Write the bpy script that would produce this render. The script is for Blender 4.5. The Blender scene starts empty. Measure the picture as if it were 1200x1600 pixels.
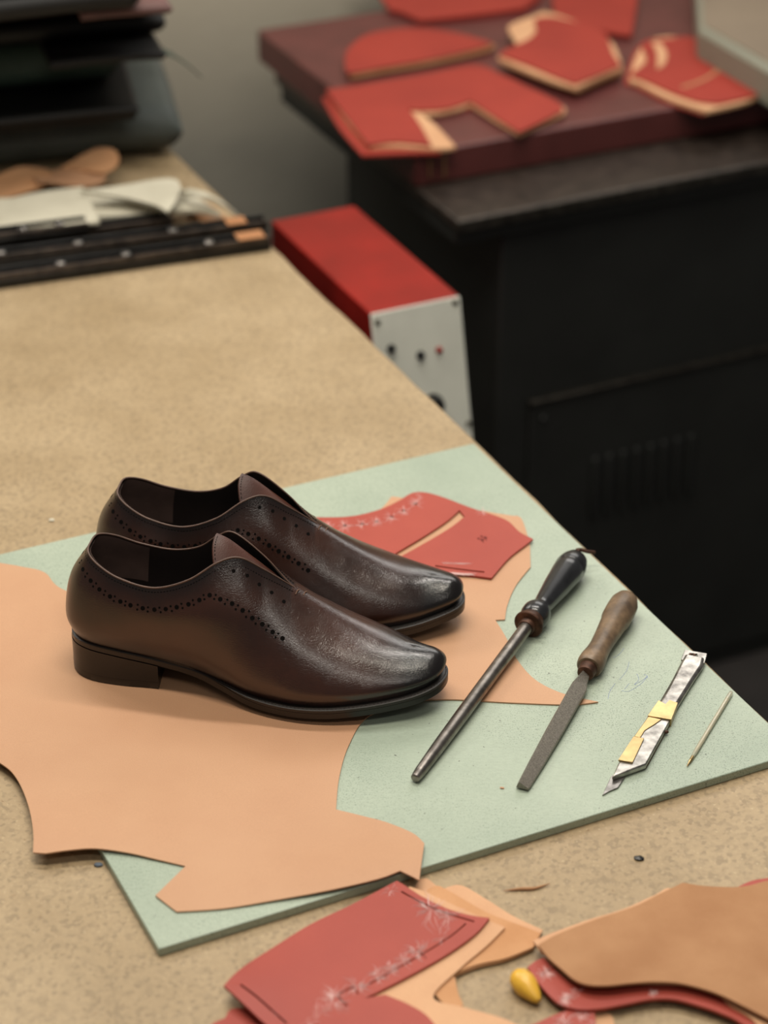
import bpy, bmesh, math, random
from mathutils import Vector, Matrix
from mathutils.geometry import tessellate_polygon
from math import sin, cos, pi, radians
random.seed(7)
C = bpy.context.scene.collection
# ------------------------------------------------------------------ camera
MT = 0.85            # top of the cutting mat
TB = 0.843           # top of the workbench
F = 3575.0; PITCH = radians(30.7); HC = 1.02
cd = bpy.data.cameras.new('camera'); cam = bpy.data.objects.new('camera', cd); C.objects.link(cam)
cam.location = (0, 0, MT+HC); cam.rotation_euler = (radians(90)-PITCH, 0, 0)
cd.sensor_fit = 'VERTICAL'; cd.sensor_height = 36; cd.sensor_width = 27; cd.lens = F/1600*36
cd.clip_start = .05; cd.clip_end = 60
cd.dof.use_dof = True; cd.dof.focus_distance = 1.735; cd.dof.aperture_fstop = 4.2
bpy.context.scene.camera = cam
# ------------------------------------------------------------------ world, lamps, exposure
sc = bpy.context.scene
sc.view_settings.view_transform = 'Standard'; sc.view_settings.look = 'None'
sc.view_settings.gamma = 1; sc.view_settings.use_curve_mapping = False
sc.view_settings.exposure = 0.0
w = bpy.data.worlds.new('world'); sc.world = w; w.use_nodes = True
w.node_tree.nodes['Background'].inputs[0].default_value = (1, .96, .91, 1)
w.node_tree.nodes['Background'].inputs[1].default_value = .12
def area(name, loc, aim, sx, sy, power, col):
    l = bpy.data.lights.new(name, 'AREA'); l.shape = 'RECTANGLE'; l.size = sx; l.size_y = sy
    l.energy = power; l.color = col
    o = bpy.data.objects.new(name, l); C.objects.link(o); o.location = loc
    o.rotation_euler = (Vector(aim)-Vector(loc)).to_track_quat('-Z', 'Y').to_euler()
    return o
area('window_light', (-1.3, 2.85, 2.3), (0, 1.5, .85), 1.2, .8, 38, (1, .96, .89))
area('window_light', (.75, 3.2, 2.15), (0.1, 1.5, .85), 1.2, .6, 11, (1, .97, .92))
area('ceiling_light_strip', (-.15, 1.22, 2.9), (-.15, 1.22, 0), 1.4, .09, 26, (1, .92, .79)).rotation_euler = (0, 0, radians(-10))
area('ceiling_light_strip', (.1, 2.15, 2.9), (.1, 2.15, 0), 1.6, .10, 29, (1, .95, .87)).rotation_euler = (0, 0, radians(-10))
area('ceiling_light_strip', (.25, -.15, 2.9), (.15, 1.5, .85), 1.3, .10, 8, (1, .94, .84))

# ------------------------------------------------------------------ geometry helpers
U = Vector((cos(radians(25.2)), sin(radians(25.2)), 0))      # along the bench's short edge, to the right and away
V = Vector((-U.y, U.x, 0))                                   # along the bench's long edge, away
def P(px, py, z=MT):                                         # a point of the photograph on the level z
    u = (px-600)/F; v = (800-py)/F; c, s = cos(PITCH), sin(PITCH)
    d = Vector((u, c+v*s, -s+v*c)); k = (z-(MT+HC))/d.z
    return Vector((d.x*k, d.y*k, z))
def uv(a, b, z=0): p = U*a+V*b; return Vector((p.x, p.y, z))
def tag(o, label=None, cat=None, group=None, kind=None):
    if label: o['label'] = label
    if cat: o['category'] = cat
    if group: o['group'] = group
    if kind: o['kind'] = kind
    return o
def empty(name, loc, label, cat, group=None):
    o = bpy.data.objects.new(name, None); C.objects.link(o); o.location = loc; o.empty_display_size = .02
    return tag(o, label, cat, group)
def mesh(name, vs, fs, mat, parent=None, smooth=True, sharp=40, flip=False):
    me = bpy.data.meshes.new(name); me.from_pydata([tuple(v) for v in vs], [], fs)
    bm = bmesh.new(); bm.from_mesh(me)
    bmesh.ops.remove_doubles(bm, verts=bm.verts, dist=1e-6)
    bmesh.ops.recalc_face_normals(bm, faces=bm.faces)
    if flip: bmesh.ops.reverse_faces(bm, faces=bm.faces)
    bm.to_mesh(me); bm.free()
    if smooth:
        for p in me.polygons: p.use_smooth = True
        me.set_sharp_from_angle(angle=radians(sharp))
    me.materials.append(mat)
    o = bpy.data.objects.new(name, me); C.objects.link(o)
    if parent:
        o.parent = parent; 
        if parent.type == 'EMPTY' or True:
            o.matrix_parent_inverse = Matrix.Translation(-world_loc(parent))
    return o
def world_loc(o):
    return Vector(o['wl']) if 'wl' in o.keys() else Vector(o.location)
# all part meshes are written in world coordinates; roots sit at the thing's base with no rotation
def smooth_line(pts, n=8, closed=True):
    """Catmull-Rom through (x, y[, corner]) points"""
    N = len(pts); out = []
    rng = range(N if closed else N-1)
    for i in rng:
        p1, p2 = pts[i], pts[(i+1) % N]
        p0 = pts[i-1] if (closed or i > 0) else p1
        p3 = pts[(i+2) % N] if (closed or i < N-2) else p2
        c1 = len(p1) > 2; c2 = len(p2) > 2
        if c1: p0 = p1
        if c2: p3 = p2
        if c1 and c2: out.append((p1[0], p1[1])); continue
        for k in range(n):
            t = k/n
            o = []
            for a in (0, 1):
                o.append(.5*(2*p1[a]+(p2[a]-p0[a])*t+(2*p0[a]-5*p1[a]+4*p2[a]-p3[a])*t*t+(3*p1[a]-p0[a]-3*p2[a]+p3[a])*t**3))
            out.append(tuple(o))
    if not closed: out.append((pts[-1][0], pts[-1][1]))
    return out
def prism(name, outer, z0, z1, mat, parent=None, holes=(), warp=None, cut=0, bev=0):
    loops = [[Vector((p[0], p[1], 0)) for p in outer]]+[[Vector((p[0], p[1], 0)) for p in h] for h in holes]
    tris = tessellate_polygon(loops)
    flat = [p for l in loops for p in l]; n = len(flat)
    vs = [(p.x, p.y, z1) for p in flat]+[(p.x, p.y, z0) for p in flat]
    fs = [tuple(t) for t in tris]+[tuple(i+n for i in reversed(t)) for t in tris]
    base = 0
    for l in loops:
        m = len(l)
        for i in range(m):
            a, b = base+i, base+(i+1) % m
            fs.append((a, b, b+n, a+n))
        base += m
    me = bpy.data.meshes.new(name); me.from_pydata(vs, [], fs)
    bm = bmesh.new(); bm.from_mesh(me)
    bmesh.ops.recalc_face_normals(bm, faces=bm.faces)
    if cut:
        xs = [p.x for p in flat]; ys = [p.y for p in flat]
        for ax, lo, hi in ((0, min(xs), max(xs)), (1, min(ys), max(ys))):
            k = lo+cut
            while k < hi:
                co = (k, 0, 0) if ax == 0 else (0, k, 0); no = (1, 0, 0) if ax == 0 else (0, 1, 0)
                bmesh.ops.bisect_plane(bm, geom=bm.verts[:]+bm.edges[:]+bm.faces[:], dist=1e-6, plane_co=co, plane_no=no)
                k += cut
    if warp:
        for v in bm.verts: v.co.z += warp(v.co.x, v.co.y)
    bm.to_mesh(me); bm.free()
    for p in me.polygons: p.use_smooth = True
    me.set_sharp_from_angle(angle=radians(40))
    me.materials.append(mat)
    o = bpy.data.objects.new(name, me); C.objects.link(o)
    if parent: o.parent = parent; o.matrix_parent_inverse = Matrix.Translation(-world_loc(parent))
    if bev:
        b = o.modifiers.new('bevel', 'BEVEL'); b.width = bev; b.segments = 2; b.limit_method = 'ANGLE'; b.angle_limit = radians(40)
    return o
def pxpoly(pts, z, n=7): return [P(x, y, z) for x, y in smooth_line(pts, n)]
def box(name, o, a, b, c, mat, parent=None, bev=.002):
    """box from corner o along vectors a, b, c"""
    o, a, b, c = map(Vector, (o, a, b, c))
    vs = [o, o+a, o+a+b, o+b, o+c, o+a+c, o+a+b+c, o+b+c]
    fs = [(0, 3, 2, 1), (4, 5, 6, 7), (0, 1, 5, 4), (1, 2, 6, 5), (2, 3, 7, 6), (3, 0, 4, 7)]
    ob = mesh(name, vs, fs, mat, parent, smooth=False)
    if bev:
        m = ob.modifiers.new('bevel', 'BEVEL'); m.width = bev; m.segments = 2; m.limit_method = 'ANGLE'
        for p in ob.data.polygons: p.use_smooth = True
        ob.data.set_sharp_from_angle(angle=radians(50))
    return ob
def frame(d):
    d = d.normalized(); up = Vector((0, 0, 1)) if abs(d.z) < .9 else Vector((1, 0, 0))
    a = d.cross(up).normalized(); return a, a.cross(d).normalized()
def lathe(name, p0, p1, prof, mat, parent=None, n=40, sharp=40):
    """profile of (distance from p0 along p0->p1, radius)"""
    d = (p1-p0).normalized(); a, b = frame(d)
    vs = []; fs = []
    for t, r in prof:
        for k in range(n):
            g = 2*pi*k/n; vs.append(p0+d*t+a*(r*cos(g))+b*(r*sin(g)))
    for i in range(len(prof)-1):
        for k in range(n):
            fs.append((i*n+k, i*n+(k+1) % n, (i+1)*n+(k+1) % n, (i+1)*n+k))
    fs.append(tuple(range(n))); m = (len(prof)-1)*n; fs.append(tuple(range(m, m+n)))
    return mesh(name, vs, fs, mat, parent, sharp=sharp)
def tube_geo(pts, r, n=8, vs=None, fs=None):
    vs = [] if vs is None else vs; fs = [] if fs is None else fs
    b0 = len(vs); N = len(pts)
    for i, p in enumerate(pts):
        d = (pts[min(i+1, N-1)]-pts[max(i-1, 0)]).normalized(); a, b = frame(d)
        rr = r[i] if isinstance(r, (list, tuple)) else r
        for k in range(n):
            g = 2*pi*k/n; vs.append(p+a*(rr*cos(g))+b*(rr*sin(g)))
    for i in range(N-1):
        for k in range(n):
            fs.append((b0+i*n+k, b0+i*n+(k+1) % n, b0+(i+1)*n+(k+1) % n, b0+(i+1)*n+k))
    fs.append(tuple(b0+k for k in range(n))); fs.append(tuple(b0+(N-1)*n+k for k in range(n)))
    return vs, fs

# ------------------------------------------------------------------ materials
def new_mat(name):
    m = bpy.data.materials.new(name); m.use_nodes = True
    nt = m.node_tree; b = nt.nodes['Principled BSDF']
    return m, nt, b
def rgb(r, g, b):
    f = lambda c: ((c/255+.055)/1.055)**2.4 if c > 10 else c/255/12.92
    return (f(r), f(g), f(b), 1)
def coords(nt, scale=(1, 1, 1)):
    t = nt.nodes.new('ShaderNodeTexCoord'); g = nt.nodes.new('ShaderNodeNewGeometry')
    mp = nt.nodes.new('ShaderNodeMapping'); mp.inputs['Scale'].default_value = scale
    nt.links.new(g.outputs['Position'], mp.inputs['Vector']); return mp.outputs[0]
def noise(nt, v, scale, detail=3, rough=.55):
    n = nt.nodes.new('ShaderNodeTexNoise'); n.inputs['Scale'].default_value = scale
    n.inputs['Detail'].default_value = detail; n.inputs['Roughness'].default_value = rough
    nt.links.new(v, n.inputs['Vector']); return n.outputs['Fac']
def voro(nt, v, scale, feat='F1'):
    n = nt.nodes.new('ShaderNodeTexVoronoi'); n.feature = feat; n.inputs['Scale'].default_value = scale
    nt.links.new(v, n.inputs['Vector']); return n.outputs['Distance']
def ramp(nt, f, stops):
    r = nt.nodes.new('ShaderNodeValToRGB'); e = r.color_ramp.elements
    while len(e) < len(stops): e.new(.5)
    for i, (p, c) in enumerate(stops):
        e[i].position = p; e[i].color = c if len(c) == 4 else (*c, 1)
    nt.links.new(f, r.inputs[0]); return r.outputs[0]
def mixc(nt, f, a, b, mode='MIX'):
    m = nt.nodes.new('ShaderNodeMix'); m.data_type = 'RGBA'; m.blend_type = mode
    for s, x in ((m.inputs[0], f), (m.inputs[6], a), (m.inputs[7], b)):
        if isinstance(x, (int, float, tuple)): s.default_value = x
        else: nt.links.new(x, s)
    return m.outputs[2]
def bump(nt, b, h, strength, dist, prev=None):
    n = nt.nodes.new('ShaderNodeBump'); n.inputs['Strength'].default_value = strength; n.inputs['Distance'].default_value = dist
    nt.links.new(h, n.inputs['Height'])
    if prev: nt.links.new(prev, n.inputs['Normal'])
    nt.links.new(n.outputs[0], b.inputs['Normal']); return n.outputs[0]
G = lambda v: (v, v, v, 1)
def plain(name, col, rough=.5, metal=0, nscale=0, namt=.15, bmp=0, spec=.5, coat=0):
    m, nt, b = new_mat(name); b.inputs['Roughness'].default_value = rough; b.inputs['Metallic'].default_value = metal
    b.inputs['Specular IOR Level'].default_value = spec; b.inputs['Coat Weight'].default_value = coat
    b.inputs['Base Color'].default_value = col
    if nscale:
        v = coords(nt); f = noise(nt, v, nscale, 4)
        c2 = tuple(x*(1-namt*2) for x in col[:3])+(1,); c3 = tuple(min(1, x*(1+namt)) for x in col[:3])+(1,)
        nt.links.new(ramp(nt, f, [(.3, c2), (.7, c3)]), b.inputs['Base Color'])
        if bmp: bump(nt, b, noise(nt, v, nscale*4, 3), .4, bmp)
    return m
def leather(name, col, dark, rough=.55, grain=900, gb=.00012, mott=14, spec=.4, dirt=0):
    m, nt, b = new_mat(name); v = coords(nt)
    f = noise(nt, v, mott, 4); c = mixc(nt, ramp(nt, f, [(.35, G(0)), (.7, G(1))]), dark, col)
    f2 = noise(nt, v, 1200, 2); c = mixc(nt, .12, c, ramp(nt, f2, [(.3, G(.25)), (.7, G(1))]), 'MULTIPLY')
    if dirt:
        d = ramp(nt, noise(nt, v, 160, 2), [(.70, G(0)), (.76, G(1))]); c = mixc(nt, mixc(nt, 1.0, d, G(dirt), 'MULTIPLY'), c, tuple(x*.45 for x in dark[:3])+(1,))
    nt.links.new(c, b.inputs['Base Color']); b.inputs['Roughness'].default_value = rough
    b.inputs['Specular IOR Level'].default_value = spec
    bump(nt, b, voro(nt, v, grain), .5, gb)
    return m
M = {}
# particle board
m, nt, b = new_mat('particle_board'); v = coords(nt)
f = noise(nt, v, 9, 4, .6); c = mixc(nt, ramp(nt, f, [(.35, G(0)), (.68, G(1))]), rgb(152, 131, 99), rgb(171, 150, 118))
vv = coords(nt, (1, 1, .2))
ch = nt.nodes.new('ShaderNodeTexVoronoi'); ch.inputs['Scale'].default_value = 330; nt.links.new(v, ch.inputs['Vector'])
bw = nt.nodes.new('ShaderNodeRGBToBW'); nt.links.new(ch.outputs['Color'], bw.inputs[0])
c = mixc(nt, .75, c, ramp(nt, bw.outputs[0], [(.15, G(.52)), (.4, G(.84)), (.65, G(.95)), (.9, G(1))]), 'MULTIPLY')
c = mixc(nt, ramp(nt, noise(nt, v, 420, 2), [(.64, G(0)), (.72, G(.55))]), c, rgb(208, 188, 152))
c = mixc(nt, ramp(nt, noise(nt, v, 230, 3), [(.66, G(0)), (.74, G(.7))]), c, rgb(106, 76, 46))
c = mixc(nt, ramp(nt, noise(nt, v, 26, 6, .7), [(.60, G(0)), (.78, G(.25))]), c, rgb(128, 104, 78))
c = mixc(nt, .2, c, rgb(176, 152, 118))
nt.links.new(c, b.inputs['Base Color']); b.inputs['Roughness'].default_value = .5; b.inputs['Specular IOR Level'].default_value = .45
bump(nt, b, noise(nt, v, 500, 3), .35, .0004); M['board'] = m
# mat
m, nt, b = new_mat('mint_mat'); v = coords(nt)
f = noise(nt, v, 7, 4); c = mixc(nt, ramp(nt, f, [(.3, G(0)), (.7, G(1))]), rgb(151, 164, 147), rgb(171, 182, 164))
f = noise(nt, coords(nt, (.5, 1, 1)), 420, 4, .7); c = mixc(nt, .35, c, ramp(nt, f, [(.35, G(.72)), (.6, G(1))]), 'MULTIPLY')
spk = ramp(nt, noise(nt, v, 900, 2), [(.57, G(0)), (.65, G(1))]); patch = ramp(nt, noise(nt, v, 6, 3), [(.40, G(.1)), (.58, G(.75))])
c = mixc(nt, mixc(nt, 1.0, spk, patch, 'MULTIPLY'), c, rgb(96, 112, 98))
c = mixc(nt, ramp(nt, noise(nt, v, 300, 1), [(.75, G(0)), (.77, G(.8))]), c, rgb(70, 72, 66))
nt.links.new(c, b.inputs['Base Color']); b.inputs['Roughness'].default_value = .42; b.inputs['Specular IOR Level'].default_value = .5
bump(nt, b, noise(nt, v, 700, 3), .3, .0003); M['mat'] = m
M['mat_edge'] = plain('mat_edge', rgb(120, 142, 124), .6, nscale=60)
M['hide'] = leather('tan_leather', rgb(195, 152, 118), rgb(185, 140, 107), .5, 900, .00012, 6, dirt=.0)
M['hide_edge'] = leather('peach_leather', rgb(226, 170, 124), rgb(216, 158, 114), .55)
M['peach'] = leather('peach_leather_light', rgb(212, 166, 126), rgb(200, 152, 114), .6, 500, .0001)
M['suede'] = leather('tan_suede', rgb(176, 134, 99), rgb(161, 118, 85), .9, 500, .0002, 20, .15)
M['suede2'] = leather('beige_suede', rgb(204, 156, 116), rgb(190, 140, 100), .9, 500, .0002, 20, .15)
M['red'] = leather('red_leather', rgb(167, 71, 57), rgb(156, 63, 51), .5, 600, .0001, 10)
M['red_far'] = leather('red_leather_bright', rgb(156, 51, 39), rgb(144, 45, 35), .55, 600, .0001, 10)
M['chalk'] = plain('chalk', rgb(222, 190, 186), .9)
M['slitdark'] = plain('slit_dark', rgb(86, 28, 26), .9)
# shoe upper: brown with burnished toe, heel and collar; uses object coordinates stored as attribute
def shoe_mat():
    m, nt, b = new_mat('burnished_brown_leather')
    at = nt.nodes.new('ShaderNodeAttribute'); at.attribute_name = 'burnish'; at.attribute_type = 'GEOMETRY'
    v = coords(nt)
    f = noise(nt, v, 22, 4); base = mixc(nt, ramp(nt, f, [(.3, G(0)), (.7, G(1))]), rgb(38, 20, 14), rgb(60, 32, 21))
    addn = nt.nodes.new('ShaderNodeMath'); addn.operation = 'MULTIPLY_ADD'
    nt.links.new(noise(nt, v, 40, 3), addn.inputs[0]); addn.inputs[1].default_value = .35; nt.links.new(at.outputs['Fac'], addn.inputs[2])
    c = mixc(nt, ramp(nt, addn.outputs[0], [(.3, G(0)), (1.05, G(1))]), base, rgb(13, 9, 9))
    nt.links.new(c, b.inputs['Base Color'])
    b.inputs['Specular IOR Level'].default_value = .75
    r = ramp(nt, noise(nt, v, 60, 3), [(.3, G(.21)), (.7, G(.27))]); nt.links.new(r, b.inputs['Roughness'])
    b.inputs['Coat Weight'].default_value = .0; b.inputs['Coat Roughness'].default_value = .12
    nv = nt.nodes.new('ShaderNodeVectorMath'); nv.operation = 'ADD'
    ns = nt.nodes.new('ShaderNodeTexNoise'); ns.inputs['Scale'].default_value = 120; nt.links.new(v, ns.inputs['Vector'])
    sc_ = nt.nodes.new('ShaderNodeVectorMath'); sc_.operation = 'SCALE'; sc_.inputs['Scale'].default_value = .004
    nt.links.new(ns.outputs['Color'], sc_.inputs[0]); nt.links.new(v, nv.inputs[0]); nt.links.new(sc_.outputs[0], nv.inputs[1])
    p = bump(nt, b, ramp(nt, voro(nt, nv.outputs[0], 620, 'DISTANCE_TO_EDGE'), [(0, G(0)), (.16, G(1))]), .5, .00006)
    a2 = nt.nodes.new('ShaderNodeAttribute'); a2.attribute_name = 'crease'; a2.attribute_type = 'GEOMETRY'
    cr = mixc(nt, 1.0, ramp(nt, noise(nt, coords(nt, (1.3, 1, 2.2)), 170, 4, .65), [(.35, G(0)), (.6, G(1))]), a2.outputs['Color'], 'MULTIPLY')
    bump(nt, b, cr, .3, .00008, p)
    return m
M['upper'] = shoe_mat()
M['lining'] = plain('shoe_lining', rgb(44, 34, 31), .6, nscale=30)
M['binding'] = plain('shoe_binding', rgb(86, 62, 50), .55, nscale=200)
M['tongue'] = leather('tongue_leather', rgb(84, 50, 40), rgb(62, 36, 30), .42, 900, .0001, 30)
M['sole'] = plain('black_sole_edge', rgb(18, 14, 12), .34, nscale=80, bmp=.0001, spec=.5)
M['welt'] = plain('welt', rgb(34, 28, 24), .45, nscale=400, bmp=.0003)
M['hole'] = plain('hole_black', rgb(9, 7, 6), .9, spec=.1)
M['thread'] = plain('thread', rgb(34, 22, 18), .7)
M['thread_tan'] = plain('thread_tan', rgb(96, 66, 48), .7)
M['steel'] = plain('worn_steel', rgb(150, 146, 142), .3, 1, nscale=90, namt=.25, bmp=.0001)
M['darksteel'] = plain('dark_steel', rgb(140, 134, 128), .36, 1, nscale=120, namt=.2, bmp=.0001)
M['filesteel'] = plain('file_steel', rgb(140, 134, 124), .5, .7, nscale=900, namt=.2, bmp=.0001)
M['rust'] = plain('rusty_brown_metal', rgb(84, 56, 42), .5, .55, nscale=150, namt=.3, bmp=.0002)
M['brass'] = plain('brass', rgb(184, 158, 112), .32, 1, nscale=80, namt=.12)
M['chrome'] = plain('bright_steel', rgb(176, 172, 166), .36, 1, nscale=110, namt=.3, bmp=.0002)
M['blackwood'] = plain('black_varnished_handle', rgb(30, 31, 34), .3, nscale=60, namt=.3, coat=.3, bmp=.0001)
m, nt, b = new_mat('worn_wood'); v = coords(nt)
f = noise(nt, v, 60, 5); c = mixc(nt, ramp(nt, f, [(.3, G(0)), (.7, G(1))]), rgb(78, 62, 48), rgb(136, 112, 86))
f = noise(nt, v, 300, 4); c = mixc(nt, .5, c, ramp(nt, f, [(.35, G(.6)), (.6, G(1))]), 'MULTIPLY')
nt.links.new(c, b.inputs['Base Color']); b.inputs['Roughness'].default_value = .42; bump(nt, b, f, .3, .0003); M['wood'] = m
M['yellow'] = plain('yellow_handle', rgb(226, 176, 62), .35, nscale=60, namt=.08)
m, nt, b = new_mat('clear_plastic'); b.inputs['Base Color'].default_value = rgb(222, 220, 200); b.inputs['Roughness'].default_value = .12
b.inputs['Transmission Weight'].default_value = .6; b.inputs['IOR'].default_value = 1.45; M['plastic'] = m
M['burgundy'] = plain('burgundy_board', rgb(90, 44, 42), .4, nscale=18, namt=.1, bmp=.0003, spec=.6)
M['machine'] = plain('charcoal_painted_metal', rgb(36, 37, 35), .5, nscale=12, namt=.1, spec=.4)
M['machine_in'] = plain('black_recess', rgb(10, 10, 10), .8)
M['plate'] = plain('worn_black_plate', rgb(58, 49, 43), .4, .3, nscale=50, namt=.25, bmp=.0002)
M['edgeworn'] = plain('worn_steel_edge', rgb(66, 62, 56), .42, .7, nscale=90, namt=.3)
M['redpaint'] = plain('red_enamel', rgb(138, 26, 20), .32, nscale=14, namt=.12, spec=.3)
M['panel'] = plain('grey_white_panel', rgb(208, 208, 196), .5, nscale=20, namt=.04)
M['black'] = plain('black_plastic', rgb(18, 18, 18), .35)
M['led'] = plain('red_lens', rgb(140, 30, 26), .25)
M['screw'] = plain('screw_steel', rgb(92, 88, 76), .4, .8)
M['blackhide'] = leather('black_leather', rgb(20, 19, 18), rgb(13, 12, 12), .6, 300, .0004)
M['greenhide'] = leather('dark_green_leather', rgb(78, 96, 84), rgb(60, 76, 66), .6, 300, .0004)
M['slatehide'] = leather('slate_leather', rgb(84, 90, 86), rgb(66, 72, 68), .65, 300, .0004)
M['mauvehide'] = leather('mauve_leather', rgb(116, 84, 80), rgb(92, 66, 64), .6, 300, .0004)
M['white'] = leather('cream_leather', rgb(208, 202, 182), rgb(190, 184, 164), .6, 300, .0003)
M['rail'] = plain('black_rail', rgb(26, 25, 24), .35, .3, nscale=60, namt=.4, bmp=.0002)
M['lip'] = plain('rail_lip_highlight', rgb(70, 60, 52), .35, .4, nscale=60, namt=.4)  # brownish highlight on the rails, painted as a lighter front lip colour
M['copper'] = plain('copper_tape', rgb(196, 140, 98), .4, .5)
M['lightblock'] = plain('beige_grey_metal', rgb(126, 112, 96), .5, nscale=10, namt=.06)
M['rim'] = plain('pale_rim', rgb(130, 130, 116), .45)
M['blue'] = plain('blue_ink', rgb(124, 138, 176), .7)
M['floor'] = plain('concrete_floor', rgb(46, 42, 40), .7, nscale=5, namt=.2)
m, nt, b = new_mat('painted_wall'); v = coords(nt)
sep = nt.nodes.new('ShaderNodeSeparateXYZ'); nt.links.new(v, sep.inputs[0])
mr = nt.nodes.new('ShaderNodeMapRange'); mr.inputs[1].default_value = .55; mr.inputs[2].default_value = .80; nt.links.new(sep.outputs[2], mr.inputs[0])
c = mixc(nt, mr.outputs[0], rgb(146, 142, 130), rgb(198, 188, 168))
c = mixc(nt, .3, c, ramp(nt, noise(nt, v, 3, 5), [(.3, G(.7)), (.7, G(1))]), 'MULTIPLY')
nt.links.new(c, b.inputs['Base Color']); b.inputs['Roughness'].default_value = .8; bump(nt, b, noise(nt, v, 60, 4), .3, .002); M['wall'] = m

# ------------------------------------------------------------------ the room
def struct(o): o['kind'] = 'structure'; return o
struct(box('floor', uv(-2.6, -.6, -.05), U*5.4, V*3.7, Vector((0, 0, .05)), M['floor'], bev=0))
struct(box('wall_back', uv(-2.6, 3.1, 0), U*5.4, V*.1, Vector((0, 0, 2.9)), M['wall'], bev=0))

# ------------------------------------------------------------------ workbench
pe = P(740, 693, TB); ue = pe.dot(U)+.003; ve = pe.dot(V)
bench = empty('workbench', uv(ue-.7, 1.9, 0), 'large workbench topped with speckled tan particle board, filling the left and front', 'table')
def top_outline():
    pts = []; n = 60; r = random.Random(3)
    for i in range(n+1):
        t = i/n; vv_ = .45+(2.93-.45)*t; pts.append(uv(ue+(r.random()-.5)*.0022, vv_))
    pts.append(uv(ue-1.35, 2.93)); pts.append(uv(ue-1.35, .45)); return pts
prism('tabletop', top_outline(), TB-.035, TB, M['board'], bench, bev=.0015)
for a in (-1.28, -.12):
    for bb in (.52, 2.8):
        box('leg', uv(ue+a, bb, 0), U*.06, V*.06, Vector((0, 0, TB-.035)), M['machine'], bench)
box('apron', uv(ue-1.22, .54, TB-.115), U*1.1, V*.02, Vector((0, 0, .08)), M['machine'], bench)
box('apron', uv(ue-1.22, 2.82, TB-.115), U*1.1, V*.02, Vector((0, 0, .08)), M['machine'], bench)
box('apron', uv(ue-.10, .58, TB-.115), U*.02, V*2.22, Vector((0, 0, .08)), M['machine'], bench)

# ------------------------------------------------------------------ cutting mat
c0 = P(248, 1483); c1 = P(1248, 1175); c2 = P(740, 693); c3 = c0+(c2-c1)
mat = prism('cutting_mat', [c0, c1, c2, c3], TB, MT, M['mat'], bev=.0007)
mat.location.z += .0002
tag(mat, 'large mint green cutting mat lying across the bench under the shoes and tools', 'cutting mat')
mat['wl'] = (0, 0, .0002)
# blue pen scribbles on the mat
vs, fs = [], []
for ln in [[(975, 1013), (968, 1022), (958, 1028)], [(983, 1034), (979, 1048), (968, 1062)], [(961, 1068), (953, 1080), (950, 1092)],
           [(995, 1053), (998, 1062), (991, 1070), (1005, 1062), (1011, 1057)], [(971, 1079), (983, 1080), (1002, 1068), (1012, 1056)], [(983, 1068), (976, 1077)],
           [(1006, 1054), (1010, 1055), (1012, 1060)]]:
    tube_geo([P(x, y, MT+.0002) for x, y in smooth_line(ln, 5, False)], .00018, 5, vs, fs)
o = mesh('pen_scribble', vs, fs, M['blue'], mat); tag(o, 'faint blue pen scribble')

# ------------------------------------------------------------------ big tan hide
HT = MT+.0013
hp = [(-40, 858), (0, 880, 1), (35, 886), (70, 895), (100, 922), (200, 950), (330, 935), (430, 905), (520, 850), (590, 800), (612, 776, 1), (626, 778, 1), (700, 790), (800, 806, 1), (815, 811),
      (828, 850, 1), (829, 886, 1), (806, 915), (793, 945), (789, 968, 1), (774, 969, 1), (790, 995), (806, 1028), (836, 1062), (880, 1084), (935, 1097, 1),
      (890, 1101), (800, 1098), (700, 1093), (640, 1098), (575, 1120), (545, 1165), (530, 1215), (525, 1265, 1), (565, 1275), (605, 1286), (645, 1304), (663, 1322, 1),
      (657, 1366, 1), (655, 1382, 1), (625, 1368, 1), (590, 1380), (520, 1394), (430, 1408), (350, 1420), (276, 1425, 1), (243, 1400, 1), (290, 1354, 1), (240, 1343),
      (200, 1335), (150, 1330), (110, 1333), (72, 1338, 1), (52, 1336, 1), (52, 1300), (43, 1255), (25, 1215), (0, 1192), (-60, 1160), (-200, 1100), (-220, 900)]
hide_xy = pxpoly(hp, HT, 8)
e1, e2 = P(276, 1425, HT), P(625, 1368, HT); ed = (e2-e1).normalized()
def hide_warp(x, y):
    z = .0001*(sin(x*31+1)+cos(y*37+x*12))+.0003
    q = Vector((x, y, HT)); s = (q-e1).dot(ed); dd = abs((q-e1).cross(ed).z)
    k = math.exp(-((s-.17)/.08)**2)*math.exp(-(dd/.035)**2); z += .004*k
    k = math.exp(-((q-P(100, 1335)).length/.05)**2); z += .0025*k
    off = (q-c0).dot(V)
    return z
hide = prism('leather_hide', hide_xy, MT+.0002, HT, M['hide'], cut=.012, warp=hide_warp)
tag(hide, 'large irregular piece of smooth orange tan leather spread under the two shoes', 'leather')

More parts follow.
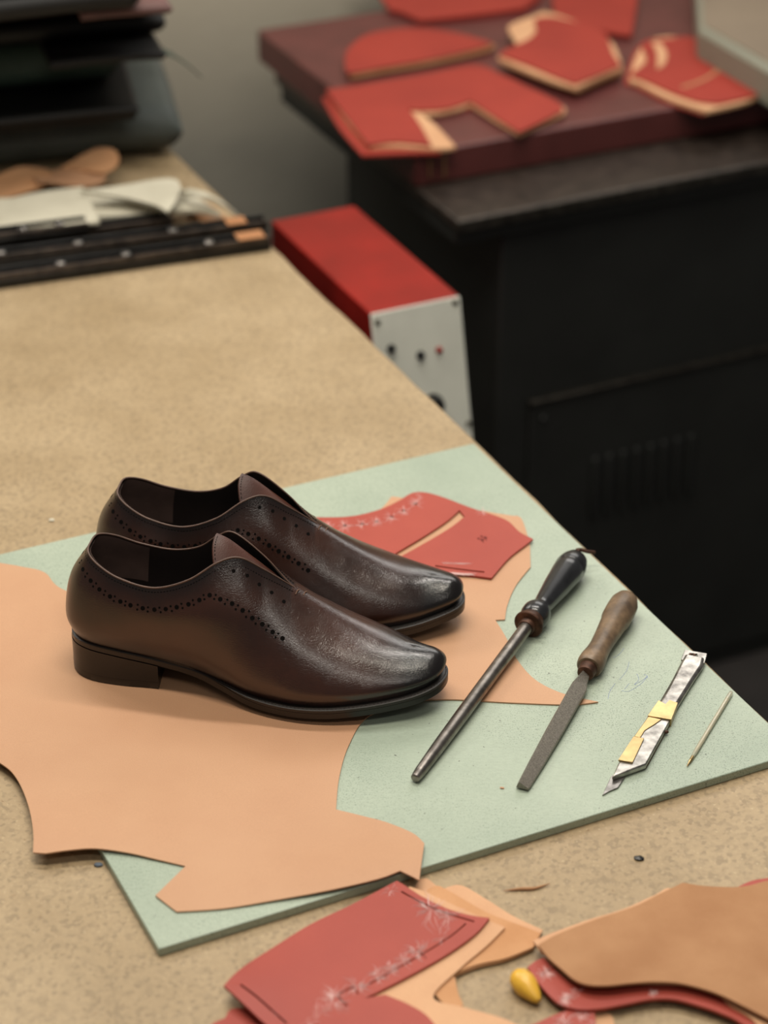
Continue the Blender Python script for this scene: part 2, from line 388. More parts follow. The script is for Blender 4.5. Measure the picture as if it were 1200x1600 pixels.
# ------------------------------------------------------------------ red pattern piece on mat
def arc_slit(pts, wd):                                     # closed outline around an open pixel line
    l = smooth_line(pts, 6, False); a = []; b = []
    for i, p in enumerate(l):
        q0 = l[max(i-1, 0)]; q1 = l[min(i+1, len(l)-1)]
        d = Vector((q1[0]-q0[0], q1[1]-q0[1])).normalized(); n = Vector((-d.y, d.x))
        w_ = wd[0]+(wd[1]-wd[0])*i/(len(l)-1)
        a.append((p[0]+n.x*w_/2, p[1]+n.y*w_/2)); b.append((p[0]-n.x*w_/2, p[1]-n.y*w_/2))
    return a+b[::-1]
def circ(px, py, rx, ry=None, n=10):
    ry = ry or rx*.75
    return [(px+rx*cos(2*pi*i/n), py+ry*sin(2*pi*i/n)) for i in range(n)]
def scuffs(name, spots, z, parent, seed=1, r0=.00022):
    """chalk scratches: thin strokes radiating round marks"""
    r = random.Random(seed); vs, fs = [], []
    for (px, py, rad, n) in spots:
        for i in range(n):
            g = r.uniform(0, 2*pi); l = rad*r.uniform(.3, 1); s = r.uniform(0, .45)*rad
            p = [(px+cos(g)*s, py+sin(g)*s*.8), (px+cos(g+.15)*(s+l*.5), py+sin(g+.15)*(s+l*.5)*.8), (px+cos(g+r.uniform(-.3, .3))*(s+l), py+sin(g)*(s+l)*.8)]
            tube_geo([P(x, y, z) for x, y in p], [r0, r0*.9, r0*.3], 4, vs, fs)
    o = mesh(name, vs, fs, M['chalk'], parent); tag(o, 'white chalk scratches', kind='stuff'); return o
RT = HT+.0026
ro = [(440, 806, 1), (485, 808), (545, 807), (590, 797), (622, 783), (642, 771), (662, 769), (690, 776), (735, 793), (775, 806), (795, 815), (812, 831), (833, 842, 1),
      (822, 851), (795, 872), (768, 903, 1), (700, 894), (640, 886), (500, 862, 1)]
slit = smooth_line(arc_slit([(611, 873), (660, 845), (700, 820), (722, 802)], (8, 13)), 1)
slit2 = arc_slit([(680, 884), (715, 889), (757, 894)], (2.2, 2.2))
holes = [circ(x, y, 3.2, 2.2) for x, y in ((512, 822), (539, 821), (566, 819), (588, 815), (612, 808), (631, 798), (649, 787))]
mk = lambda pts: [P(x, y, RT) for x, y in pts]
z0r = HT+.0008
red = prism('pattern_piece', [P(x, y, RT) for x, y in smooth_line(ro, 8)], z0r, RT, M['red'], holes=[mk(slit), mk(slit2)]+[mk(h) for h in holes])
tag(red, 'red leather pattern piece with a long open slit, behind the toe of the far shoe', 'leather')
scuffs('chalk_marks', [(x, y, 12, 26) for x, y in ((512, 822), (539, 821), (566, 819), (588, 815), (612, 808), (631, 798), (649, 787))]+[(655, 775, 8, 12), (754, 800, 10, 14)], RT+.0001, red, 5, .00014)
vs, fs = [], []
for k in range(16):
    y0 = 878+k*.5; tube_geo([P(688+k*1.5, 893+(k % 4)*.8+1, RT+.0001), P(720+k*1.6, 895+(k % 5)*.8+1, RT+.0001)], .00018, 4, vs, fs)
for k in range(10): tube_geo([P(690+k, 879+(k % 3)*.7, RT+.0001), P(738-k*2, 880+(k % 3)*.8, RT+.0001)], .0001, 4, vs, fs)
tag(mesh('chalk_marks', vs, fs, M['chalk'], red), 'white chalk scratches', kind='stuff')
# small inked mark like two short digits
vs, fs = [], []
for (ox, oy) in ((0, 0), (4.8, -3.4)):
    for a, b_ in (((747, 840.5), (754, 844.5)), ((751, 845), (757, 843.5)), ((753.5, 841), (755, 848)), ((746, 841), (748, 843))):
        tube_geo([P(a[0]+ox, a[1]+oy, RT), P(b_[0]+ox, b_[1]+oy, RT)], .0004, 4, vs, fs)
mesh('stamped_mark', vs, fs, M['slitdark'], red)

# ------------------------------------------------------------------ the shoes
LAT = [  # B, M1, M2 (lateral side, y negative)
 [(3,0,33),(-2,0,50),(3,0,80)], [(8,-18,33),(3,-19,51),(8,-16,80)], [(22,-28,33),(18,-31,51),(21,-27,79)], [(45,-31,31),(44,-36,50),(46,-34,73)],
 [(75,-30,26),(75,-36,46),(76,-37,68)], [(105,-30,20),(104,-38,42),(103,-38,71)], [(130,-37,16),(128,-43,38),(125,-38,76)], [(150,-44,13),(148,-48,34),(145,-35,76)],
 [(170,-48.5,12),(168,-51,31),(163,-34,69)], [(192,-51,12),(190,-53,28),(186,-35,59)], [(215,-49.5,13),(214,-51,27.5),(208,-33,52)], [(238,-44,15),(237,-45.5,28),(230,-28,47.5)],
 [(259,-36,17),(259,-37.5,29),(251,-22,44)], [(277,-27,19.5),(278.5,-28,31),(268,-15,43)], [(289,-16,22),(292,-16.5,33),(282,-9,42.5)], [(293,-2,22.6),(296,-2,33.5),(288,-2,42)]]
MED = [
 [(3,0,33),(-2,0,50),(3,0,80)], [(8,18,33),(3,19,51),(8,16,80)], [(22,28,33),(18,31,51),(21,27,79)], [(45,30,31),(44,35,50),(46,34,73)],
 [(75,27,26),(75,33,46),(76,35,68)], [(105,25,20),(104,32,42),(103,34,71)], [(130,29,16),(128,35,38),(125,33,78)], [(150,34,13),(148,39,36),(145,31,79)],
 [(170,38,12),(168,42,33),(163,29,73)], [(192,41,12),(190,43,31),(186,29,62)], [(215,41,13),(214,43,29),(208,28,54)], [(238,37,15),(237,38.5,29),(230,24,48.5)],
 [(259,29,17),(259,30,29),(251,18,44.5)], [(276,19,19.5),(277,20,30.5),(267,10,42)], [(289,9,22),(292,10,33),(282,4,42.5)], [(293,-2,22.6),(296,-2,33.5),(288,-2,42)]]
TOPN = [(20,0,107),(22,-13,106),(32,-21,100.5),(50,-26,93.5),(77,-29,90.5),(103,-26,98.5),(124,-17,111),(139,-10,113),(156,-5,102),(179,0,85)]
TOPF = [(20,0,107),(22,13,106.5),(33,21,102),(52,25.5,94),(77,27,90.5),(99,24,97.5),(117,16,114.5),(131,11,121),(155,6,106),(179,0,85)]
TOPC = [(205,1,69.5),(229,1,57.5),(247,0,50.5),(259,-1,46.8),(265,-1.5,45.2),(268,-2,44.5)]
def cr(p0, p1, p2, p3, t):
    return (2*p1+(p2-p0)*t+(2*p0-5*p1+4*p2-p3)*t*t+(3*p1-p0-3*p2+p3)*t**3)*.5
class Shoe:
    def __init__(s, left):
        neg = lambda L: [[Vector((p[0], -p[1], p[2])) for p in r] for r in L]
        pos = lambda L: [[Vector(p) for p in r] for r in L]
        near, far = (pos(LAT), pos(MED)) if not left else (neg(MED), neg(LAT))
        tc = [Vector((p[0], p[1]*(-1 if left else 1), p[2])) for p in TOPC]
        tn = [Vector(p) for p in TOPN]+tc; tf = [Vector(p) for p in TOPF]+tc
        s.S = {0: [r+[t] for r, t in zip(near, tn)], 1: [r+[t] for r, t in zip(far, tf)]}
    def row(s, side, i):
        if i < 0: return s.S[1-side][-i]
        if i > 15: return s.S[1-side][30-i]
        return s.S[side][i]
    def ctrl(s, side, x):
        i = min(int(x), 14); t = x-i
        R = [s.row(side, i+k) for k in (-1, 0, 1, 2)]
        return [cr(R[0][j], R[1][j], R[2][j], R[3][j], t) for j in range(4)]
    def pt(s, side, x, t):
        c = s.ctrl(side, x); o = s.ctrl(1-side, x)
        lo = c[0]*2-c[1]; lo = c[0]+Vector((0, 0, -12))
        if x >= 9: k = 1
        elif x > 8: k = x-8
        else: k = 0
        hi = (c[3]*2-c[2]).lerp(o[2], k)
        if x > 14: hi = hi.lerp(Vector((255, c[3].y, 46.5)), x-14)
        pts = [lo]+c+[hi]; q = t*3; j = min(int(q), 2); f = q-j
        p = cr(pts[j], pts[j+1], pts[j+2], pts[j+3], f)
        return p
    def nrm(s, side, x, t):
        e = .01
        a = s.pt(side, min(x+e, 15), t)-s.pt(side, max(x-e, 0), t); b = s.pt(side, x, min(t+e, 1))-s.pt(side, x, max(t-e, 0))
        n = a.cross(b).normalized()
        if side == 1: n = -n
        if side == 0 and n.y > .3 and x < 13: n = -n
        return n
def build_shoe(name, left, origin, ang, label):
    sh = Shoe(left); ca, sa = cos(ang), sin(ang); zb = HT+.0007
    def W(p): return Vector((origin[0]+(p.x*ca-p.y*sa)*1e-3, origin[1]+(p.x*sa+p.y*ca)*1e-3, zb+p.z*1e-3))
    root = empty(name, (origin[0]+.14*ca, origin[1]+.14*sa, zb), label, 'shoe', 'pair of dark brown dress shoes')
    NS, NT = 150, 40
    # upper
    vs, fs, bur, crs = [], [], [], []
    for side in (0, 1):
        base = len(vs)
        for i in range(NS+1):
            x = 15*i/NS
            for j in range(NT+1):
                t = j/NT; p = sh.pt(side, x, t)
                # soft flex undulation over the vamp
                k = math.exp(-((p.x-196)/16)**2)*max(0, min(1, (p.z-22)/25))
                n_ = Vector((0, (-1 if side == 0 else 1)*.7, .7))
                p = p+n_*(.06*k*sin((p.x-190)*.33+p.y*.16+1.3*sin(p.y*.11)))
                k2 = math.exp(-((p.x-150)/22)**2)*math.exp(-((p.z-60)/18)**2); p = p+Vector((0, (1 if side == 0 else -1)*1.0*k2, 0))
                vs.append(W(p))
                b_ = 0
                b_ = max(b_, min(1, max(0, (p.x-232)/48)))
                b_ = max(b_, .85*min(1, max(0, (45-p.x)/50)))
                if x < 9: b_ = max(b_, .75*max(0, (t-.72)/.28))
                b_ = max(b_, .8*max(0, 1-t*3.2))
                bur.append(b_)
                crs.append(math.exp(-((p.x-178)/42)**2)*(1 if t > .12 else t/.12))
        for i in range(NS):
            for j in range(NT):
                a = base+i*(NT+1)+j; q = (a, a+NT+1, a+NT+2, a+1)
                fs.append(q if side == 0 else q[::-1])
    me = bpy.data.meshes.new('upper'); me.from_pydata([tuple(v) for v in vs], [], fs)
    for nm, arr in (('burnish', bur), ('crease', crs)):
        at = me.attributes.new(nm, 'FLOAT', 'POINT'); at.data.foreach_set('value', arr)
    bm = bmesh.new(); bm.from_mesh(me); bmesh.ops.remove_doubles(bm, verts=bm.verts, dist=1e-5)
    pole = [W(Vector((265, -2 if not left else 2, 45))), W(Vector((245, 0, 50)))]
    for pc, rad, it in ((pole[0], .022, 40), (pole[1], .016, 12)):
        sel = [v for v in bm.verts if (v.co-pc).length < rad]
        for _ in range(it): bmesh.ops.smooth_vert(bm, verts=sel, factor=.5, use_axis_x=True, use_axis_y=True, use_axis_z=True)
    bmesh.ops.recalc_face_normals(bm, faces=bm.faces); bm.to_mesh(me); bm.free()
    for p in me.polygons: p.use_smooth = True
    me.materials.append(M['upper']); up = bpy.data.objects.new('upper', me); C.objects.link(up); up.parent = root
    up.matrix_parent_inverse = Matrix.Translation(-world_loc(root))
    # lining
    vs, fs = [], []
    for side in (0, 1):
        base = len(vs); sg = 1 if side == 0 else -1; n1 = 90; n2 = 14
        for i in range(n1+1):
            x = 12.6*i/n1
            for j in range(n2+1):
                t = j/n2; p = sh.pt(side, x, t)
                c_ = Vector((max(34, min(p.x, 235)), 0, p.z)); d = (c_-p); d.z = 0
                d = d.normalized()*min(1.6, d.length)
                q = p+d
                if x > 9: q.z -= 1.6*min(1, (x-9)*2)*t
                if t > .97: q.z -= .1
                vs.append(W(q))
        for i in range(n1):
            for j in range(n2):
                a = base+i*(n2+1)+j; fs.append((a, a+n2+1, a+n2+2, a+1))
    mesh('lining', vs, fs, M['lining'], root, sharp=180)
    # heel grip lining patch seam (a lighter lining at the heel)
    vs, fs = [], []
    for side in (0, 1):
        base = len(vs); n1, n2 = 24, 10
        for i in range(n1+1):
            x = 3.3*i/n1
            for j in range(n2+1):
                t = .42+.575*j/n2; p = sh.pt(side, x, t); d = Vector((34, 0, p.z))-p if p.x < 34 else Vector((p.x, 0, p.z))-p
                d.z = 0; q = p+d.normalized()*2.5; vs.append(W(q))
        for i in range(n1):
            for j in range(n2):
                a = base+i*(n2+1)+j; fs.append((a, a+n2+1, a+n2+2, a+1))
    o = mesh('heel_grip', vs, fs, plain('heel_grip', rgb(112, 90, 82), .6, nscale=40), root, sharp=180)
    # insole
    def foot(off=0, n=14):
        out = []
        for side in (0, 1):
            xs = [15*i/(15*n) for i in range(15*n+1)]; L = []
            for x in xs:
                p = sh.ctrl(side, x)[0]; L.append(p)
            if side: L = L[::-1]
            out += L if not side else L[1:-1]
        N = len(out); res = []
        for i, p in enumerate(out):
            d = out[(i+1) % N]-out[i-1]; d.z = 0; d.normalize(); nn = Vector((d.y, -d.x, 0))
            o_ = off(p) if callable(off) else off
            res.append(p+nn*o_)
        return res
    def ring_solid(name, rings, mat, cap=True):
        N = len(rings[0]); vs = [W(p) for r in rings for p in r]; fs = []
        for i in range(len(rings)-1):
            for k in range(N): fs.append((i*N+k, i*N+(k+1) % N, (i+1)*N+(k+1) % N, (i+1)*N+k))
        for r, b0 in ((rings[0], 0), (rings[-1], (len(rings)-1)*N)):
            for t in tessellate_polygon([[Vector((p.x, p.y, 0)) for p in r]]): fs.append(tuple(i+b0 for i in t))
        return mesh(name, vs, fs, mat, root, sharp=38)
    def sv(p, z): return Vector((p.x, p.y, z))
    ins = foot(-2.5); ring_solid('insole', [[sv(p, p.z+1.5) for p in ins], [sv(p, p.z+3) for p in ins]], M['lining'])
    # outsole and welt
    th = lambda x: 5.5+3.2*max(0, min(1, (x-85)/75))
    def ext(p):
        f = max(0, min(1, (p.x-115)/55)); return 1.6+3.0*f
    def zt(p): return p.z+.8
    f0 = foot(ext); fi = foot(lambda p: ext(p)-.7); fi2 = foot(lambda p: ext(p)-1.2); fw = foot(-1)
    zbot = lambda p: p.z+.8-th(p.x) if p.x < 255 else p.z+.8-th(p.x)
    def ground(z): return max(z, .2)
    ring_solid('outsole', [[sv(p, ground(zbot(p))) for p in fi2], [sv(p, ground(zbot(p))+.8) for p in f0],
                           [sv(p, zt(p)-.9-2.2*max(0, min(1, (p.x-120)/40))) for p in f0], [sv(p, zt(p)-.9-2.4*max(0, min(1, (p.x-120)/40))) for p in fi]], M['sole'])
    ring_solid('welt', [[sv(p, zt(p)-3.2*max(.25, min(1, (p.x-120)/40))) for p in fi], [sv(p, zt(p)-2.8*max(.25, min(1, (p.x-120)/40))) for p in f0], [sv(p, zt(p)-.4) for p in f0],
                        [sv(p, zt(p)) for p in fi], [sv(p, zt(p)+.2) for p in fw]], M['welt'])
    # welt stitches
    vs, fs = [], []
    fo = foot(lambda p: ext(p)-1.6, 30)
    acc = 0
    for i in range(1, len(fo)):
        p = fo[i]; acc += (fo[i]-fo[i-1]).length
        if p.x > 128 and acc > 2.6:
            acc = 0; d = (fo[i]-fo[i-1]).normalized(); q = W(sv(p, zt(p)+.12)); r = W(sv(p+d*1.5, zt(p)+.12)); tube_geo([q, r], .00035, 5, vs, fs)
    tag(mesh('welt_stitching', vs, fs, M['thread'], root), kind='stuff')
    # heel block
    hb = [p for p in foot(2) if p.x < 77]
    near_ = [p for p in hb if p.y < 0]; far_ = [p for p in hb if p.y >= 0]
    # keep order: near side from heel to breast, then far side back
    nearL = sorted(near_, key=lambda p: (p.x if p.y < -1 else -1)); farL = sorted(far_, key=lambda p: -p.x)
    full = [p for p in foot(2)]; N = len(full)
    idx = [i for i in range(N) if full[i].x < 79]
    # the footprint list starts at heel centre, runs along the near side to the toe and back on the far side
    a_ = [full[i] for i in idx if i < N/2]; b2 = [full[i] for i in idx if i >= N/2]
    loop = a_+[Vector((75, -14, a_[-1].z)), Vector((74, 0, a_[-1].z)), Vector((75, 14, a_[-1].z))]+b2
    zs = lambda p: p.z+.8-th(p.x)+.05
    def tap(p, k): return Vector((p.x+(38-p.x)*k, p.y*(1-k), p.z))
    ring_solid('heel_block', [[sv(tap(p, -.004), 6.2) for p in loop], [sv(tap(p, 0), 14) for p in loop], [sv(p, zs(p)) for p in loop]], M['sole'])
    ring_solid('top_lift', [[sv(tap(p, .01), .1) for p in loop], [sv(tap(p, -.004), .7) for p in loop], [sv(tap(p, -.004), 6.1) for p in loop]], M['sole'])
    # binding along both edges of the opening
    for side in (0, 1):
        pts = [W(sh.pt(side, 9*i/110, 1.0)+Vector((0, 0, .1))) for i in range(111)]
        vs, fs = tube_geo(pts, [.0008]*80+[.0008-.0003*(i/31) for i in range(31)], 8); mesh('collar_binding', vs, fs, M['binding'], root)
    # stitch row along the collar
    vs, fs = [], []
    for side in (0, 1):
        i = 0; last = None
        for i in range(900):
            x = .05+8.9*i/900; p = sh.pt(side, x, 1); 
            if last is None or (p-last).length > 2.3:
                last = p; k = .955
                for kk in range(30):
                    if (sh.pt(side, x, k)-p).length < 2.6: k -= .006
                    else: break
                n = sh.nrm(side, x, k); q = sh.pt(side, x, k)+n*.08; q2 = sh.pt(side, x+.045, k)+n*.08
                tube_geo([W(q), W(q2)], .00032, 5, vs, fs)
    tag(mesh('collar_stitching', vs, fs, M['hole'], root), kind='stuff')
    # punched brogue holes, eyelets
    grid = {}
    for side in (0, 1):
        g = []
        for i in range(0, 241):
            x = 11*i/240
            for j in range(0, 91):
                t = .3+.7*j/90; g.append((sh.pt(side, x, t), x, t))
        grid[side] = g
    def locate(side, x, z):
        best = min(grid[side], key=lambda e: (e[0].x-x)**2+(e[0].z-z)**2); return best[1], best[2]
    def disc(side, x, t, r, vs, fs, lift=.12):
        p = sh.pt(side, x, t); n = sh.nrm(side, x, t); a, b = frame(n); m = 12; b0 = len(vs)
        for rr, h in ((r, -.3), (r, lift), (r*.85, lift+.03), (r*.6, lift)):
            for k in range(m): vs.append(W(p+a*(rr*cos(2*pi*k/m))+b*(rr*sin(2*pi*k/m))+n*h))
        for i in range(3):
            for k in range(m): fs.append((b0+i*m+k, b0+i*m+(k+1) % m, b0+(i+1)*m+(k+1) % m, b0+(i+1)*m+k))
        fs.append(tuple(b0+3*m+k for k in range(m)))
    line = smooth_line([(11, 99), (24, 90), (36, 83), (55, 77), (77, 75), (100, 80.5), (121, 91, 1), (136, 86), (152, 77), (166, 68), (177, 61.5)], 40, False)
    cum = [0]
    for i in range(1, len(line)): cum.append(cum[-1]+math.dist(line[i], line[i-1]))
    def at_(s_):
        for i in range(1, len(cum)):
            if cum[i] >= s_:
                f = (s_-cum[i-1])/(cum[i]-cum[i-1]); return (line[i-1][0]+(line[i][0]-line[i-1][0])*f, line[i-1][1]+(line[i][1]-line[i-1][1])*f)
        return line[-1]
    nb = 21; vs, fs = [], []; step = cum[-1]/(nb-1)
    for side in (0, 1):
        for k in range(nb):
            x, z = at_(k*step); X, T_ = locate(side, x, z); disc(side, X, T_, 1.75, vs, fs)
            if k < nb-1:
                x, z = at_((k+.5)*step); x2, z2 = at_((k+.6)*step); d = Vector((x2-x, z2-z)).normalized()
                for sg in (-1, 1):
                    X, T_ = locate(side, x-d.y*1.6*sg, z+d.x*1.6*sg); disc(side, X, T_, .85, vs, fs)
    tag(mesh('brogue_holes', vs, fs, M['hole'], root), 'row of punched decorative holes', kind='stuff')
    for side in (0, 1):
        for k in range(5):
            x = [6.75, 7.35, 7.85, 8.3, 8.7][k]; t = [.925, .915, .90, .885, .865][k]
            vs, fs = [], []; disc(side, x, t, 1.45, vs, fs); mesh('eyelet', vs, fs, M['hole'], root)
    # bar tack at the end of the lacing slit
    vs, fs = [], []
    for x, dy in ((8.85, 0),):
        pass
    c_ = sh.pt(0, 9.02, 1)
    for dx, y0, y1 in ((1.5, -6, 0), (6.5, -2, 4)):
        p_, q_ = c_+Vector((dx, y0, .2-abs(y0)*.12-dx*.68)), c_+Vector((dx+1.5, y1, .4-abs(y1)*.12-dx*.68))
        tube_geo([W(p_+Vector((0, 0, -.3))), W((p_+q_)/2+Vector((0, 0, .9))), W(q_+Vector((0, 0, -.3)))], .0005, 6, vs, fs)
    tag(mesh('bar_tack', vs, fs, M['thread_tan'], root), 'pale stitched tack')
    # tongue
    rows = [[(127, -24, 96), (121, -17, 108), (118, -8, 118), (118, -1, 123), (119, 2.5, 124.5)],
            [(135, -22, 94), (131, -15, 105), (129, -7, 114), (128.5, -1, 118.5), (129, 3, 119.5)],
            [(150, -18, 86), (147, -12, 96), (146, -5, 104), (146, 0, 106.2), (146, 3, 106.5)],
            [(166, -14, 78), (164, -9, 86), (164, -4, 91.5), (164, 0, 92.5), (164, 3, 92.5)],
            [(184, -12, 67), (183, -8, 73), (183, -3, 77), (183, 0, 77.5), (183, 3, 76.5)]]
    R = [[Vector(p) for p in r] for r in rows]; n1, n2 = 24, 20; vs, fs = [], []
    for i in range(n1+1):
        a = 4*i/n1; ii = min(int(a), 3); f = a-ii
        rr = [cr(R[max(ii-1, 0)][j], R[ii][j], R[ii+1][j], R[min(ii+2, 4)][j], f) for j in range(5)]
        for j in range(n2+1):
            b = 4*j/n2; jj = min(int(b), 3); g = b-jj
            vs.append(W(cr(rr[max(jj-1, 0)], rr[jj], rr[jj+1], rr[min(jj+2, 4)], g)))
    for i in range(n1):
        for j in range(n2):
            a = i*(n2+1)+j; fs.append((a, a+1, a+n2+2, a+n2+1))
    tg = mesh('tongue', vs, fs, M['tongue'], root, sharp=180)
    s_ = tg.modifiers.new('thick', 'SOLIDIFY'); s_.thickness = .0016; s_.offset = 0
    vs2, fs2 = [], []
    for k in range(14):
        b = .15+3.3*k/14; 
        rr = [R[0][j].lerp(R[1][j], .2) for j in range(5)]
        def ev(b):
            jj = min(int(b), 3); g = b-jj; return cr(rr[max(jj-1, 0)], rr[jj], rr[jj+1], rr[min(jj+2, 4)], g)+Vector((0, -.7, .7))
        tube_geo([W(ev(b)), W(ev(b+.12))], .0003, 5, vs2, fs2)
    tag(mesh('tongue_stitching', vs2, fs2, M['hole'], root), kind='stuff')
    return root
ANG = radians(-10.8)
build_shoe('dress_shoe', False, (-.2434, 1.4930), ANG, 'dark brown leather lace-less oxford shoe nearer the camera, sole fully in view')
ANG2 = radians(-8.0); tip = P(722, 951, MT+.016); lx, ly = .2955, .002
build_shoe('dress_shoe', True, (tip.x-(lx*cos(ANG2)-ly*sin(ANG2)), tip.y-(lx*sin(ANG2)+ly*cos(ANG2))), ANG2, 'dark brown leather lace-less oxford shoe standing behind the other, beside the red pattern piece')

# ------------------------------------------------------------------ tools on the mat
def rel(p0, p1, px, py, z): d = (p1-p0).normalized(); return (P(px, py, z)-p0).dot(d)
# round sharpening steel
p0 = P(648, 1217, MT+.0046); p1 = P(905, 868, MT+.0150)
L = (p1-p0).length; at = lambda px, py: rel(p0, p1, px, py, MT+.012)
st = empty('sharpening_steel', (p0.x, p0.y, MT), 'round steel rod with a turned black handle, longest tool on the mat', 'tool')
g = at(819, 975)
lathe('rod', p0, p1, [(0, .0022), (.0008, .0034), (.006, .0041), (.007, .0039), (.008, .0042), (.04, .0050), (.09, .0054), (g, .0054)], M['darksteel'], st)
lathe('ferrule', p0, p1, [(g-.004, .0062), (g-.003, .0068), (g+.0005, .0070), (g+.0008, .0115), (g+.0016, .0122), (g+.0026, .0122), (g+.003, .0105), (g+.009, .0100), (g+.010, .0095)], M['rust'], st)
hh = L
lathe('handle', p0, p1, [(g+.0085, .0095), (g+.010, .0108), (g+.014, .0119), (g+.019, .0119), (g+.023, .0106), (g+.026, .0082), (g+.029, .0076), (g+.033, .0080), (g+.045, .0092), (g+.06, .0108),
      (hh-.030, .0124), (hh-.0225, .0129), (hh-.0220, .0126), (hh-.021, .0130), (hh-.014, .0122), (hh-.007, .0098), (hh-.002, .0058), (hh, .0030)], M['blackwood'], st)
vs, fs = tube_geo([P(900, 866, MT+.018), P(903, 860, MT+.020), P(908, 859, MT+.019), P(918, 862, MT+.017), P(929, 863, MT+.015)], [.0022, .0024, .0018, .0017, .0015], 8)
mesh('wire_loop', vs, fs, M['rust'], st)
# file with wooden handle
p0 = P(816, 1229, MT+.0040); p1 = P(982, 932, MT+.0138)
L = (p1-p0).length; at = lambda px, py: rel(p0, p1, px, py, MT+.011)
fl = empty('hand_file', (p0.x, p0.y, MT), 'flat steel file with a worn brown wooden handle', 'tool')
g = at(916, 1046); d = (p1-p0).normalized(); a, b = frame(d); vs, fs = [], []
secs = [(0, .0046, .0036), (.004, .0052, .0042), (.03, .0060, .0046), (.07, .0068, .0050), (g-.022, .0070, .0050), (g-.014, .0050, .0042), (g-.004, .0034, .0034), (g+.005, .0030, .003)]
for t, wd, hg in secs:
    c = p0+d*t
    for q, h in ((-1, -.55), (-.62, .75), (-.45, .95), (.95, -.15), (1, -.55)): vs.append(c+a*(q*wd)+b*(h*hg))
for i in range(len(secs)-1):
    for k in range(5): fs.append((i*5+k, i*5+(k+1) % 5, (i+1)*5+(k+1) % 5, (i+1)*5+k))
fs.append((0, 1, 2, 3, 4)); n_ = (len(secs)-1)*5; fs.append(tuple(n_+k for k in range(5)))
mesh('blade', vs, fs, M['filesteel'], fl, smooth=False)
lathe('ferrule', p0, p1, [(g-.0045, .0050), (g-.004, .0064), (g-.001, .0070), (g+.006, .0074), (g+.007, .0066)], M['rust'], fl)
hh = L
lathe('handle', p0, p1, [(g+.0042, .0072), (g+.0044, .0092), (g+.006, .0102), (g+.010, .0107), (g+.016, .0104), (g+.024, .0092), (g+.034, .0086), (g+.048, .0092), (g+.07, .0108),
      (hh-.035, .0118), (hh-.022, .0120), (hh-.012, .0115), (hh-.005, .0092), (hh-.0015, .0058), (hh, .002)], M['wood'], fl)
# channel knife
kn = empty('craft_knife', (P(1020, 1150).x, P(1020, 1150).y, MT), 'flat handmade cutting knife of bright steel and brass, blade pointing at the camera', 'knife')
def plate(name, pts, z0, z1, mat, parent, bev=.0008, holes=(), warp=None, cut=0):
    return prism(name, [P(x, y, MT+z1) for x, y in pts], MT+z0, MT+z1, mat, parent, holes=[[P(x, y, MT+z1) for x, y in h] for h in holes], bev=bev, warp=warp, cut=cut)
plate('handle', [(1071, 1020), (1102, 1026), (1099, 1038), (1083, 1062), (1058, 1102), (1047, 1108), (1028, 1098), (1040, 1077), (1052, 1056), (1063, 1034)], .0004, .0066, M['chrome'], kn, .0024)
plate('hanging_tab', [(1070, 1015), (1105, 1021), (1101, 1036), (1064, 1030)], .0030, .0052, M['chrome'], kn, .0006, holes=[[(1077, 1022.5), (1081, 1020), (1089, 1021), (1089.5, 1025), (1083, 1026.5), (1078, 1026)]])
for x, y in ((1079, 1022.5), (1085, 1023.5)):
    q = P(x, y, MT+.0052); lathe('rivet', q-Vector((0, 0, .002)), q+Vector((0, 0, .0012)), [(0, .0012), (.002, .0014), (.0028, .0011), (.0032, .0004)], M['rust'], kn, 14)
plate('brass_sleeve', [(1029, 1094), (1040, 1100), (1046, 1093.5), (1059, 1098), (1049, 1124), (1042, 1123), (1012, 1118)], .0003, .0072, M['brass'], kn, .0018)
plate('blade_holder', [(1013, 1117), (1042, 1122), (1048, 1124), (1009, 1194), (957, 1213), (966, 1192), (990, 1152)], .0012, .0060, M['chrome'], kn, .0011)
plate('backing_plate', [(1046, 1126), (1049, 1127), (1010.5, 1197), (956.5, 1215), (957, 1212), (1006, 1192)], .0004, .0028, M['rust'], kn, .0003)
plate('brass_strip', [(1013, 1119), (1034, 1124), (1024, 1131), (1008, 1141), (1001, 1152), (991, 1150)], .0055, .0066, M['brass'], kn, .0004)
plate('brass_clip', [(990, 1150), (1006.5, 1153), (988.5, 1191), (966, 1187)], .0056, .0074, M['brass'], kn, .0004)
q = P(1040, 1144, MT+.003); lathe('rivet', q+Vector((-.003, 0, 0)), q+Vector((.0022, 0, .0003)), [(0, .0012), (.004, .0015), (.0052, .0008)], M['rust'], kn, 14)
plate('blade', [(976, 1204), (978, 1212), (966, 1230), (952, 1236), (941, 1242), (944, 1236), (955, 1212)], .0003, .0017, M['steel'], kn, .0003)
# pen refill
p0 = P(1073.5, 1197, MT+.0016); p1 = P(1143, 1081, MT+.0020); L = (p1-p0).length
pr = empty('pen_refill', (p0.x, p0.y, MT), 'thin translucent plastic pen refill with a brass tip at the mat corner', 'pen')
lathe('tube', p0, p1, [(.012, .0006), (.0125, .0013), (.018, .0018), (L-.004, .0018), (L-.001, .0015), (L, .0010)], M['plastic'], pr, 20)
lathe('ink_core', p0, p1, [(.019, .0004), (.020, .0009), (L*.9, .0009), (L*.9+.001, .0004)], plain('ink_residue', rgb(206, 186, 140), .4), pr, 12)
lathe('tip', p0, p1, [(0, .0003), (.001, .0005), (.005, .0007), (.0055, .0011), (.0125, .0013), (.0135, .0009)], M['brass'], pr, 16)

